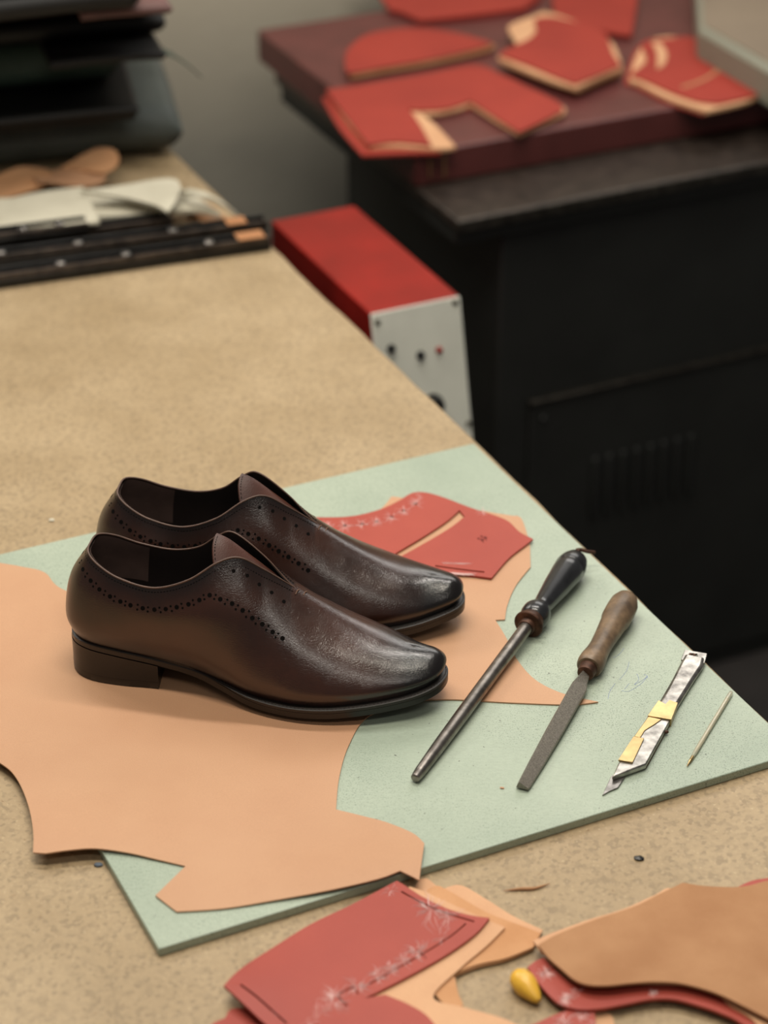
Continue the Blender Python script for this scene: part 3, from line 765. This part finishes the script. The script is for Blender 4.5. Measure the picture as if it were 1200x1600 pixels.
# ------------------------------------------------------------------ foreground leather pieces (bottom right)
def piece(name, px, zlev, th_, mat, label, group=None, holes=(), warp=None, cut=0, n=8):
    z1 = zlev+th_
    o = prism(name, [P(x, y, z1) for x, y in smooth_line(px, n)], zlev, z1, mat, holes=[[P(x, y, z1) for x, y in h] for h in holes], warp=warp, cut=cut)
    return tag(o, label, 'leather', group)
Z = TB+.0003
piece('leather_scrap', [(655, 1374, 1), (668, 1373), (686, 1388, 1), (700, 1402), (690, 1430), (640, 1400, 1)], Z, .0012, M['peach'], 'small peach leather scrap poking out between the hide and the large red piece')
piece('leather_lining', [(692, 1389, 1), (720, 1383), (760, 1405), (800, 1430), (848, 1453, 1), (833, 1482, 1), (790, 1500), (748, 1510), (711, 1524, 1), (715, 1550), (723, 1572), (700, 1575), (640, 1500), (660, 1430)], Z+.0014, .0014, M['peach'],
      'peach leather lining with a pale scratch, pointing to the right behind the large red piece')
piece('leather_lining', [(668, 1390, 1), (682, 1384), (700, 1391), (760, 1425), (820, 1448), (845, 1458, 1), (833, 1480, 1), (790, 1497), (745, 1507), (709, 1522, 1), (716, 1552), (722, 1572), (690, 1565), (650, 1500), (650, 1430)], Z+.0030, .0014, M['suede2'],
      'beige suede leather lining, rough side up, between two peach pieces')
piece('leather_lining', [(640, 1385, 1), (663, 1393), (700, 1410), (740, 1428), (789, 1449, 1), (760, 1478), (720, 1512), (677, 1558), (730, 1575), (800, 1597), (860, 1640), (800, 1700), (600, 1700), (520, 1600), (600, 1450)], Z+.0046, .0016, M['peach'],
      'peach leather lining directly below the large red piece, running out of the lower frame edge')
vs, fs = tube_geo([P(724, 1396, Z+.003), P(745, 1410, Z+.003), P(763, 1426, Z+.003)], .0004, 5)
redlow = piece('pattern_piece', [(352, 1590, 1), (330, 1615), (420, 1700, 1), (520, 1700, 1), (450, 1590), (370, 1575)], Z, .002, M['red'], 'red leather corner just showing below the large red piece at the frame bottom')
RA = [(620, 1376, 1), (629, 1381), (660, 1401), (700, 1420), (735, 1430), (765, 1434, 1), (745, 1457), (715, 1480), (680, 1502), (625, 1532), (569, 1560, 1), (602, 1554, 1), (640, 1570), (672, 1592), (700, 1640), (690, 1700, 1), (500, 1700, 1), (440, 1625), (400, 1590), (350, 1549, 1),
      (375, 1522), (412, 1492), (480, 1447), (550, 1413)]
zA = Z+.0064
sA = [arc_slit([(627, 1393), (655, 1408), (690, 1424), (741, 1440)], (2.6, 2.6)), arc_slit([(728, 1443), (705, 1462), (661, 1490), (576, 1538)], (2.4, 2.4)),
      arc_slit([(376, 1547), (405, 1566), (448, 1600)], (3.2, 3.2)), arc_slit([(527, 1556), (543, 1572)], (2.4, 2.4)), arc_slit([(529, 1553, 1), (552, 1542, 1), (560, 1553, 1)], (2.4, 2.4))]
def warpA(x, y):
    q = Vector((x, y, 0)); k = math.exp(-((q-Vector(P(352, 1550)[:2]+(0,))).length/.035)**2)
    return .005*k
RAo = piece('pattern_piece', RA, zA, .0022, M['red'], 'large red leather pattern piece with fine slits and white chalk scratches, in the foreground', holes=sA, warp=warpA, cut=.015)
tag(mesh('slit_cross', *tube_geo([P(652, 1484, zA+.0023), P(666, 1497, zA+.0023)], .0003, 5), M['slitdark'], RAo))
scuffs('chalk_marks', [(672, 1421, 34, 44), (700, 1432, 22, 20), (651, 1487, 20, 36), (630, 1500, 18, 24), (610, 1512, 18, 30), (590, 1525, 18, 30), (560, 1540, 20, 34), (520, 1562, 26, 44), (500, 1580, 22, 20), (440, 1578, 26, 14), (612, 1391, 16, 10), (690, 1465, 16, 8), (480, 1598, 16, 16)], zA+.0024, RAo, 9, .00015)
# right-hand group
zr = Z
R2 = piece('pattern_piece', [(837, 1599, 1), (868, 1585), (900, 1575), (927, 1572, 1), (931, 1600), (940, 1700, 1), (780, 1700, 1), (800, 1620)], zr+.0032, .002, M['red'], 'red leather pattern piece touching the strap from below at the frame bottom')
scuffs('chalk_marks', [(905, 1586, 16, 24), (880, 1596, 16, 22), (925, 1600, 10, 10)], zr+.0053, R2, 11, .00018)
piece('leather_scrap', [(925, 1582, 1), (938, 1576), (953, 1583), (960, 1600), (965, 1640, 1), (920, 1640, 1)], zr, .0014, M['peach'], 'rounded peach leather tip under the red strap')
strap = piece('pattern_piece', [(824, 1511, 1), (836, 1502), (850, 1496, 1), (868, 1515), (895, 1535), (950, 1540), (1020, 1530), (1080, 1535), (1130, 1560), (1210, 1590, 1), (1210, 1640, 1), (1158, 1598), (1125, 1582), (1096, 1572), (1054, 1561), (1017, 1561), (975, 1569), (933, 1576), (900, 1576), (871, 1566), (845, 1540)], zr+.0055, .0024, M['red'],
      'curved red leather strap under the tan suede piece, with punched marks', holes=[arc_slit([(847, 1521), (861, 1513)], (2.4, 2.4)), circ(884, 1560, 3, 2.2), circ(1021, 1551, 2.5, 1.8)])
scuffs('chalk_marks', [(853, 1520, 16, 34), (884, 1560, 13, 50), (1021, 1551, 9, 26), (902, 1549, 12, 10)], zr+.0080, strap, 12, .00018)
piece('pattern_piece', [(1154, 1385, 1), (1175, 1376), (1198, 1372, 1), (1240, 1372), (1240, 1420, 1), (1160, 1420, 1)], zr+.0055, .002, M['red'], 'red leather edge peeping out above the tan suede piece at the right frame edge')
piece('leather_lining', [(833, 1470, 1), (870, 1455), (920, 1437), (975, 1420), (1020, 1400), (1050, 1390), (1060, 1450, 1), (1250, 1600), (1230, 1660, 1), (1180, 1597), (1140, 1570), (1100, 1540), (950, 1530), (846, 1487, 1)], zr+.0080, .0018, M['peach'],
      'peach leather lining showing as a light rim on the left of the tan suede piece')
def warpT(x, y):
    q = Vector((x, y, 0)); k = math.exp(-((q-Vector(P(1010, 1545)[:2]+(0,))).length/.10)**2)
    return .004*k+.0006*sin(x*60)
piece('leather_lining', [(841, 1480, 1), (870, 1465), (930, 1442), (990, 1420), (1030, 1399), (1067, 1381, 1), (1100, 1387), (1142, 1389), (1170, 1386), (1205, 1376), (1300, 1360), (1300, 1640), (1200, 1596), (1160, 1577), (1117, 1557), (1067, 1543), (1025, 1540), (985, 1543), (950, 1547), (920, 1546), (898, 1538), (876, 1519), (856, 1500)],
      zr+.0104, .0018, M['suede'], 'wide tan suede leather piece, rough side up, filling the lower right corner', warp=warpT, cut=.015)
q0 = P(805, 1520, TB+.0085); q1 = P(840, 1562, TB+.0055)
yh = lathe('tool_handle', q0, q1, [(0, .0015), (.001, .0045), (.004, .0070), (.009, .0081), (.014, .0078), (.019, .0060), (.024, .0040), (.027, .0020)], M['yellow'])
tag(yh, 'rounded yellow end of a tool handle sticking out from under the red strap', 'tool')
# slivers and crumbs
def sliver(px, r, mat, label, cat='scrap', z=TB):
    pts = [P(x, y, z+r*1.0) for x, y in smooth_line(px, 5, False)]; N = len(pts)
    vs, fs = tube_geo(pts, [r*max(.12, sin(pi*(i+.3)/(N-.4))) for i in range(N)], 6)
    return tag(mesh('leather_sliver', vs, fs, mat), label, cat)
sliver([(786, 1392), (812, 1389), (835, 1388), (860, 1380)], .0012, M['suede'], 'long thin leather sliver lying on bare board between the foreground leather groups')
sliver([(662, 1361), (680, 1357), (700, 1350)], .0014, M['suede'], 'short leather sliver against the near edge of the mat')
sliver([(1166, 1206), (1180, 1203), (1187, 1197)], .0014, M['hide'], 'short orange leather sliver beside the mat edge at the right frame border')
def crumb(px, py, s, mat, label, z=TB, seed=0):
    r = random.Random(seed+px); bm = bmesh.new(); bmesh.ops.create_icosphere(bm, subdivisions=1, radius=s)
    for v in bm.verts: v.co = v.co*r.uniform(.6, 1.2); v.co.x *= 1.5; v.co.z *= .5
    me = bpy.data.meshes.new('crumb'); c = P(px, py, z+s*.35)
    for v in bm.verts: v.co += c
    zz = min(v.co.z for v in bm.verts)
    for v in bm.verts: v.co.z += z-zz
    bm.to_mesh(me); bm.free(); me.materials.append(mat)
    o = bpy.data.objects.new('crumb', me); C.objects.link(o); return tag(o, label, 'crumb')
bk = plain('blue_black', rgb(40, 50, 66), .6)
crumb(791, 1323, .0022, bk, 'dark blue crumb on the board below the mat edge'); crumb(998, 1341, .0028, M['black'], 'black crumb on the board, largest of the crumbs')
crumb(155, 1351, .0025, plain('blue_grey', rgb(86, 96, 108), .6), 'blue-grey chip beside the left mat edge')
crumb(784, 1231, .0014, M['hide'], 'tiny orange crumb on the mat left of the file tip', MT+.0002)
crumb(81, 813, .0022, M['white'], 'white crumb on the board left of the shoes')

# ------------------------------------------------------------------ red electric box beyond the bench
zt_ = .80; A_ = P(578, 490, zt_); B_ = P(718, 462, zt_); wid = (B_-A_).dot(U); dep = .275
rb = empty('control_box', (A_.x, A_.y, .42), 'red metal box with a pale sloping control panel, behind the bench edge', 'box')
vs = []
prof = [(0, 0), (dep, 0), (dep, -.36), (-.085, -.36)]
for s_ in (0, wid):
    for dv, dz in prof: vs.append(A_+U*s_+V*dv+Vector((0, 0, dz)))
hs = mesh('housing', vs, [(0, 1, 2, 3), (4, 7, 6, 5), (0, 4, 5, 1), (1, 5, 6, 2), (2, 6, 7, 3), (3, 7, 4, 0)], M['redpaint'], rb, smooth=False)
m_ = hs.modifiers.new('bevel', 'BEVEL'); m_.width = .002; m_.segments = 2
down = (-V*.085+Vector((0, 0, -.36))).normalized(); nrm_ = U.cross(down).normalized()
if nrm_.y > 0: nrm_ = -nrm_
pn = box('front_panel', A_+U*.0-nrm_*.0005+Vector((0, 0, -.0005)), U*wid, down*.365, nrm_*.003, M['panel'], rb, .001)
def onpanel(px, py):                                     # point of the panel's plane
    u_ = (px-600)/F; v_ = (800-py)/F; c, s = cos(PITCH), sin(PITCH)
    d = Vector((u_, c+v_*s, -s+v_*c)); o_ = Vector((0, 0, MT+HC)); q = A_+nrm_*.0025
    return o_+d*((q-o_).dot(nrm_)/d.dot(nrm_))
for x, y in ((590, 504), (711, 473), (732, 662)):
    q = onpanel(x, y); lathe('screw', q, q+nrm_, [(0, .0034), (.001, .0032), (.0018, .002)], M['screw'], rb, 16)
q = onpanel(611, 545); lathe('toggle_switch', q, q+nrm_, [(0, .0052), (.002, .0050), (.0022, .0028), (.007, .0025), (.009, .0015)], M['black'], rb, 18)
q = onpanel(657, 555); lathe('socket', q, q+nrm_, [(0, .0052), (.002, .0048), (.004, .0040), (.005, .002)], M['black'], rb, 18)
q = onpanel(686, 547); lathe('indicator_lamp', q, q+nrm_, [(0, .0042), (.001, .0038), (.003, .003), (.004, .001)], M['led'], rb, 18)
q = onpanel(676, 632); lathe('rotary_knob', q, q+nrm_, [(0, .0125), (.003, .0122), (.004, .0100), (.012, .0095), (.013, .008)], M['black'], rb, 24)
stand = empty('equipment_stand', (A_.x, A_.y, 0), 'black metal stand carrying the red box', 'stand')
so = Vector((A_.x, A_.y, 0))-V*.09
box('shelf', so+Vector((0, 0, .424)), U*(wid+.01), V*.38, Vector((0, 0, .015)), M['machine'], stand)
for i in (0, wid-.012):
    for j in (0, .36): box('leg', so+U*i+V*j, U*.02, V*.02, Vector((0, 0, .424)), M['machine'], stand)

# ------------------------------------------------------------------ black machine with burgundy block
PC = P(715, 345, .78); pu, pv = PC.dot(U), PC.dot(V)
mc = empty('press_cabinet', uv(pu+.4, pv+.35, 0), 'tall charcoal metal machine cabinet with a louvred door', 'machine')
box('top_plate', uv(pu, pv, .766), U*1.0, V*.56, Vector((0, 0, .014)), M['plate'], mc, .003)
box('plate_rim', uv(pu-.001, pv-.003, .7645), U*1.0, V*.004, Vector((0, 0, .0145)), M['edgeworn'], mc, .001)
box('bed', uv(pu+.004, pv+.01, .742), U*.98, V*.54, Vector((0, 0, .024)), M['machine'], mc, .003)
bu, bv = pu+.072, pv+.022
box('body', uv(bu, bv, .0), U*.85, V*.46, Vector((0, 0, .742)), M['machine'], mc, .004)
# door with raised frame and louvres
def onfront(px, py):
    u_ = (px-600)/F; v_ = (800-py)/F; c, s = cos(PITCH), sin(PITCH)
    d = Vector((u_, c+v_*s, -s+v_*c)); o_ = Vector((0, 0, MT+HC)); q = uv(bu, bv, 0)
    return o_+d*((q-o_).dot(V)/d.dot(V))
dq = onfront(826, 628); du, dz = dq.dot(U), dq.z
box('door', uv(du, bv-.006, .03), U*.62, V*.006, Vector((0, 0, dz-.03)), M['machine'], mc, .002)
box('door_edge', uv(du-.002, bv-.010, dz-.001), U*.63, V*.010, Vector((0, 0, .005)), M['edgeworn'], mc, .001)
l0 = onfront(927, 710); l1 = onfront(1077, 668); lz = onfront(930, 800).z
for k in range(8):
    t = k/7; uu = l0.dot(U)+(l1.dot(U)-l0.dot(U))*t; zz1 = l0.z+(l1.z-l0.z)*t*0
    o = box('louvre', uv(uu-.006, bv-.012, lz), U*.009, V*.007, Vector((0, 0, l0.z-lz)), M['machine'], mc, .002)
    box('vent_slot', uv(uu+.0035, bv-.0072, lz+.003), U*.006, V*.001, Vector((0, 0, l0.z-lz-.006)), M['machine_in'], mc, 0)
for x, y in ((1006, 590), (845, 650)):
    q = onfront(x, y); lathe('screw', q-V*.006, q-V*.012, [(0, .004), (.002, .0035), (.004, .002)], M['machine'], mc, 14)
q0 = P(650, 240, .825); b0u, b0v = q0.dot(U), q0.dot(V)
blk = box('cutting_block', uv(b0u, b0v, .7805), U*.95, V*.505, Vector((0, 0, .0445)), M['burgundy'], None, .003)
tag(blk, 'thick burgundy block board lying on the charcoal machine cabinet', 'board')
BT = .8252
# thread ends hanging on the block front
vs, fs = [], []
for x in (671, 694): tube_geo([P(x, 238, .825)-V*.001, P(x, 238, .825)-V*.002-Vector((0, 0, .02)), P(x, 238, .825)-V*.002-Vector((0, 0, .032))], .0013, 6, vs, fs)
tag(mesh('glue_drip', vs, fs, plain('ochre', rgb(110, 84, 50), .6), blk), 'ochre drips')
def shift(pts, dx, dy, g=1.0):
    cx = sum(p[0] for p in pts)/len(pts); cy = sum(p[1] for p in pts)/len(pts)
    return [(cx+(p[0]-cx)*g+dx, cy+(p[1]-cy)*g+dy)+tuple(p[2:]) for p in pts]
def far_stack(layers, desc, grp, base=BT):
    z = base
    N = len(layers)
    for i, (pts, mat, th_, nm) in enumerate(layers):
        z1 = z+th_
        o = prism('pattern_piece', [P(x, y, z1) for x, y in smooth_line(pts, 6)], z, z1, mat, bev=.0005)
        tag(o, nm, 'leather', grp); z = z1+.0003
RF, PF = M['red_far'], M['peach']
s1 = [(560, -60, 1), (604, 8), (625, 17), (648, 27), (662, 30), (740, 22), (818, 12, 1), (850, -20), (840, -80, 1)]
far_stack([(shift(s1, 2, 4), RF, .004, 'orange-edged lower red leather piece of the stack cut by the top frame edge'), (s1, RF, .004, 'red leather top piece of the stack cut by the top frame edge, left of centre')], '', 'red leather stack at the top edge')
s2 = [(539, 101), (543, 78), (572, 54), (625, 44), (677, 45), (730, 55), (770, 67, 1), (735, 78), (660, 94), (600, 104), (549, 113), (542, 110)]
far_stack([(shift(s2, 3, 9, .98), M['redpaint'], .003, 'dark red lowest layer of the half-moon stack'), (shift(s2, 4, 3, 1.0), M['suede2'], .006, 'tan middle layer of the half-moon stack'), (s2, RF, .003, 'red half-moon shaped leather piece on top of its stack')], '', 'half-moon leather stack')
s3 = [(509, 140, 1), (560, 133), (625, 122), (680, 112), (730, 102), (758, 104), (790, 120), (867, 156), (880, 172, 1), (845, 190), (811, 206, 1), (780, 186), (735, 157, 1), (716, 164), (690, 170), (650, 171), (638, 168, 1), (655, 192), (674, 226, 1), (620, 221), (576, 226, 1), (540, 180)]
s3b = [(512, 142, 1), (625, 124), (730, 105), (758, 107), (870, 160), (883, 176, 1), (811, 209, 1), (775, 188), (735, 162, 1), (716, 170), (670, 178), (648, 170, 1), (680, 195), (712, 229, 1), (690, 232), (620, 228), (577, 229, 1), (540, 185)]
s3c = [(503, 152, 1), (620, 130), (758, 110), (875, 165, 1), (812, 211, 1), (740, 168, 1), (670, 182), (650, 178, 1), (688, 238, 1), (620, 240), (566, 242, 1), (530, 200)]
far_stack([(s3c, RF, .0035, 'lowest red leather layer of the hooked L-shaped stack'), (s3b, M['peach'], .004, 'tan lining layer of the hooked L-shaped stack'), (s3, RF, .003, 'red leather top of the hooked L-shaped stack on the block corner')], '', 'hooked leather stack')
s5 = [(858, -60, 1), (866, 20), (880, 32), (955, 50), (986, 54, 1), (992, 20), (1002, -60, 1)]
far_stack([(shift(s5, 1, 3), RF, .004, 'lower red leather layer of the rectangular stack at the top edge'), (s5, RF, .004, 'rectangular red leather piece at the top frame edge, right of centre')], '', 'rectangular red leather stack')
s4 = [(781, 84), (801, 72), (826, 60), (838, 46), (836, 30), (864, 26), (905, 36), (944, 50), (952, 66), (957, 82), (970, 101, 1), (935, 116), (899, 130, 1), (870, 120), (830, 103), (795, 90)]
s4b = [(778, 88), (803, 78), (806, 66), (794, 44), (802, 36), (830, 26), (862, 20), (950, 60), (972, 106, 1), (935, 121), (901, 137, 1), (860, 124), (800, 100)]
far_stack([(shift(s4b, 2, 5), M['suede2'], .004, 'tan lowest layer of the vamp-shaped stack'), (s4b, M['peach'], .0055, 'peach lining layer with a curled left tip in the vamp-shaped stack'), (s4, RF, .003, 'red leather vamp shape on top of the middle stack')], '', 'vamp-shaped leather stack', BT+.0085)
s6 = [(1004, 66), (1040, 60), (1084, 58), (1130, 78), (1168, 101), (1197, 143, 1), (1165, 152), (1123, 161, 1), (1090, 157), (1050, 144), (1010, 126), (986, 116), (996, 108), (1010, 92)]
slit6 = arc_slit([(1065, 136), (1100, 124), (1135, 100)], (3, 4))
s6b = [(1012, 64), (1084, 62), (1170, 106), (1188, 148, 1), (1160, 160), (1105, 173, 1), (1050, 155), (1000, 130), (984, 120)]
far_stack([(shift(s6b, -6, 4, 1.02), RF, .003, 'lowest red leather layer of the stack beside the pale block'), (s6b, M['peach'], .005, 'peach lining layer of the stack beside the pale block'), (s6, RF, .003, 'red leather piece with a fine slit on top of the stack beside the pale block')], '', 'right-hand leather stack')
sl6 = [P(x, y, BT+.0122) for x, y in slit6]; prism('leather_strip', sl6, BT+.0118, BT+.0121, M['suede']).update_tag()
o = bpy.data.objects['leather_strip']; tag(o, 'narrow brown leather strip in the slit of the red piece by the pale block', 'leather')
o = prism('leather_strip', [P(x, y, BT+.0124) for x, y in smooth_line([(1019, 66, 1), (1032, 68), (1042, 84), (1038, 100), (1026, 108, 1), (1027, 95), (1026, 80)], 5)], BT+.0119, BT+.0124, M['peach'])
tag(o, 'curved peach leather strip on the stack beside the pale block', 'leather')
lb = prism('machine_head', [P(x, y, .875) for x, y in ((1092, 46), (1240, 132), (1500, 60), (1300, -120), (1084, -90))], BT, .875, M['rim'], bev=.006)
tag(lb, 'pale beige metal block with a grey-green rim at the top right', 'machine')
prism('cover_plate', [P(x, y, .877) for x, y in ((1100, 38), (1240, 118), (1480, 50), (1290, -115), (1092, -88))], .8745, .877, M['lightblock'], lb, bev=.001)

# ------------------------------------------------------------------ black rails on the bench
def rail(name, px0, px1, z0, wd, hg, label, screws, extra=0, copper=None):
    a, b = P(*px0, z0), P(*px1, z0); d = (b-a).normalized(); n = Vector((-d.y, d.x, 0)); L = (b-a).length
    r = empty(name, (a+b)/2, label, 'metal rail', 'black metal rails')
    # channel section: base, two lips
    box('web', a, d*L, n*wd, Vector((0, 0, hg*.62)), M['rail'], r, .0012)
    box('lip', a+Vector((0, 0, hg*.62)), d*L, n*wd*.18, Vector((0, 0, hg*.38)), M['lip'], r, .001)
    box('lip', a+n*wd*.82+Vector((0, 0, hg*.62)), d*L, n*wd*.18, Vector((0, 0, hg*.38)), M['rail'], r, .001)
    for s_ in screws:
        q = a+d*L*s_+n*wd*.5+Vector((0, 0, hg*.60)); lathe('screw', q, q+Vector((0, 0, 1)), [(0, .0050), (hg*.4, .0050), (hg*.4+.001, .004), (hg*.4+.001, .0025), (hg*.4-.001, .0022)], M['steel'], r, 14)
    if copper:
        box('copper_tip', a+d*(L-copper[1])+Vector((0, 0, hg)), d*copper[0], n*wd, Vector((0, 0, .0008)), M['copper'], r, 0)
    return r
rail('metal_rail', (-180, 478), (424, 392), TB, .020, .017, 'long black rail at the front of the rail bundle, with a copper end', (.2, .45, .62, .84), copper=(.030, .036))
rail('metal_rail', (-180, 450), (419, 371), TB, .020, .020, 'long black rail directly behind the front one, ending beside the red box', (.3, .5, .75), copper=(.022, .045))
rail('metal_rail', (-180, 429), (272, 369), TB, .020, .022, 'medium length black rail at the back of the bundle', (.4, .66))
rail('metal_rail', (-180, 408), (140, 367), TB+.022, .022, .014, 'shortest black rail lying on top of the bundle, left', (.44, .68, .86))

# ------------------------------------------------------------------ cream and tan leathers behind the rails
def wv(a, f, ph): return lambda x, y: a*(1+sin(x*f+ph)*cos(y*f*.8+ph*2))
sheet = piece('leather_sheet', [(-120, 322, 1), (0, 314), (140, 303), (270, 300, 1), (310, 318), (345, 340), (296, 334), (160, 344), (0, 356), (-120, 364, 1)], TB+.012, .004, M['white'], 'cream leather sheet lying flat behind the black rails', warp=wv(.005, 22, .5), cut=.02)
piece('leather_sheet', [(-120, 318, 1), (0, 311), (60, 302), (130, 298, 1), (145, 330), (156, 350, 1), (60, 358), (-120, 372, 1)], TB+.026, .003, M['white'], 'cream leather sheet at the left frame edge, overlapping the flat one', warp=wv(.003, 30, 1.5), cut=.02)
piece('leather_sheet', [(125, 303, 1), (200, 292), (270, 284), (283, 300, 1), (274, 322), (262, 336, 1), (240, 322), (200, 310), (160, 306)], TB+.034, .003, M['white'], 'brightest cream leather flap, folded over with a pointed corner', warp=wv(.004, 35, 2), cut=.02)
vs, fs = [], []
pts = [P(x, y, TB+z) for x, y, z in ((280, 306, .028), (300, 302, .036), (325, 308, .034), (350, 322, .026), (372, 340, .012), (378, 350, .006))]
for i, p in enumerate(pts):
    vs += [p-V*.012, p+V*.006, p+V*.006+Vector((0, 0, .004)), p-V*.012+Vector((0, 0, .004))]
for i in range(len(pts)-1):
    for k in range(4): fs.append((i*4+k, i*4+(k+1) % 4, i*4+4+(k+1) % 4, i*4+4+k))
fs += [(0, 1, 2, 3), tuple(4*(len(pts)-1)+k for k in range(4))]
o = mesh('leather_strip', vs, fs, M['white'], sharp=60); tag(o, 'curved cream leather strip arching over a tan piece, beside the rail ends', 'leather')
piece('leather_scrap', [(292, 318, 1), (305, 312), (330, 320), (352, 338, 1), (335, 344), (310, 340)], TB+.006, .003, M['peach'], 'small tan leather scrap beneath the cream arch')
piece('leather_scrap', [(-60, 296, 1), (10, 275), (40, 266), (70, 270), (80, 285), (60, 306), (-60, 326, 1)], TB+.010, .003, M['suede2'], 'crumpled tan leather scrap at the left frame edge, under the dark stack', warp=wv(.006, 45, .3), cut=.012)
piece('leather_scrap', [(50, 285, 1), (80, 268), (130, 270), (165, 280), (150, 292), (60, 300, 1)], TB+.014, .003, M['hide'], 'orange leather scrap lying in front of the dark stack', warp=wv(.007, 50, 2.3), cut=.012)
piece('leather_scrap', [(95, 262, 1), (125, 250), (155, 243), (180, 254), (186, 270), (160, 280), (120, 272)], TB+.018, .003, M['suede2'], 'brownish leather scrap standing up against the dark stack', warp=wv(.008, 40, 1.1), cut=.012)

# ------------------------------------------------------------------ stack of dark hides
def folded(name, corner_px, z0, z1, wleft, depth, mat, label, rot=0, lay=3, seed=0, skew=0):
    """hide folded in layers: rounded at the front and right edges, slightly uneven"""
    q = P(*corner_px, z0); r = random.Random(seed)
    u1 = Matrix.Rotation(radians(rot), 3, 'Z') @ U; v1 = Matrix.Rotation(radians(rot), 3, 'Z') @ V
    root = empty(name, q-u1*wleft/2+v1*depth/2, label, 'leather', 'dark folded hides'); root['wl'] = tuple(q-u1*wleft/2+v1*depth/2)
    th_ = (z1-z0)/lay
    for k in range(lay):
        off = r.uniform(-.012, .004) if k else 0; offv = r.uniform(0, .014)
        vs, fs = [], []; n1, n2 = 26, 18
        rr = th_/2
        def section(i):
            # closed section in (v, z): rounded front fold
            out = []
            for a in range(9): g = pi/2+pi*a/8; out.append((rr+rr*cos(g), rr*sin(g)))
            m_ = 9
            for a in range(1, m_): out.append((rr+(depth-rr)*a/m_, -rr))
            out.append((depth, -rr)); out.append((depth, rr))
            for a in range(1, m_): out.append((depth-(depth-rr)*a/m_, rr))
            return out
        S = section(0); m_ = len(S)
        for i in range(n1+1):
            nn = n1-6; R_ = min(rr, .02)/wleft
            if i <= nn: s_ = (1-R_)*i/nn; e = 1
            else: g_ = (i-nn)/6*pi/2; s_ = 1-R_+R_*sin(g_); e = max(.25, cos(g_))
            for (vv2, zz2) in S:
                b_ = q-u1*(wleft*(1-s_))+u1*(off*s_)+v1*(vv2+offv+skew*(1-s_))
                wz = .003*sin(b_.x*18+.5)+.0025*sin(b_.y*24)
                b_ = Vector((b_.x, b_.y, z0+th_*k+rr+zz2*e*.96+wz+.0055))
                vs.append(b_)
        for i in range(n1):
            for k2 in range(m_): fs.append((i*m_+k2, i*m_+(k2+1) % m_, (i+1)*m_+(k2+1) % m_, (i+1)*m_+k2))
        fs.append(tuple(range(m_))); fs.append(tuple(n1*m_+k2 for k2 in range(m_)))
        mesh('fold', vs, fs, mat, root, sharp=60)
    return root
folded('folded_hide', (288, 250), TB+.001, .903, .75, .30, M['slatehide'], 'slate grey folded leather hide, bottom of the dark stack', lay=1, seed=1, rot=-14)
folded('folded_hide', (216, 206), .9045, .926, .70, .28, M['blackhide'], 'thin black folded leather hide resting on the slate one', lay=2, seed=2, rot=-14)
folded('folded_hide', (192, 140), .9275, .984, .60, .28, M['greenhide'], 'dark green folded leather hide in the middle of the stack', lay=1, seed=3, rot=-15)
folded('folded_hide', (262, 108), .9855, .997, .13, .26, M['blackhide'], 'black folded leather hide jutting out to the right of the green one', lay=1, seed=4, rot=-10)
folded('folded_hide', (262, 66), .9985, 1.05, .70, .30, M['blackhide'], 'thick black folded leather hide near the top of the dark stack', lay=2, seed=5, rot=-14)
folded('folded_hide', (274, 42), 1.0515, 1.064, .10, .2, M['mauvehide'], 'brownish mauve folded leather corner sticking out at the top of the stack', lay=1, seed=6, rot=-10)
folded('folded_hide', (222, 34), 1.0655, 1.12, .70, .3, M['blackhide'], 'uppermost black folded leather hide cut off by the top frame edge', lay=2, seed=7, rot=-14)
vs, fs = [], []
pts = [P(250, 78, 1.0), P(272, 88, .99), P(295, 104, .975), P(314, 122, .958)]
for i, p in enumerate(pts):
    w_ = [.014, .012, .007, .002][i]; vs += [p-V*w_, p+V*w_, p+V*w_+Vector((0, 0, .002)), p-V*w_+Vector((0, 0, .002))]
for i in range(3):
    for k in range(4): fs.append((i*4+k, i*4+(k+1) % 4, i*4+4+(k+1) % 4, i*4+4+k))
fs += [(0, 1, 2, 3), (12, 13, 14, 15)]
o = mesh('leather_strip', vs, fs, M['greenhide'], sharp=60); tag(o, 'pointed dark leather strip hanging out of the dark stack against the wall', 'leather')
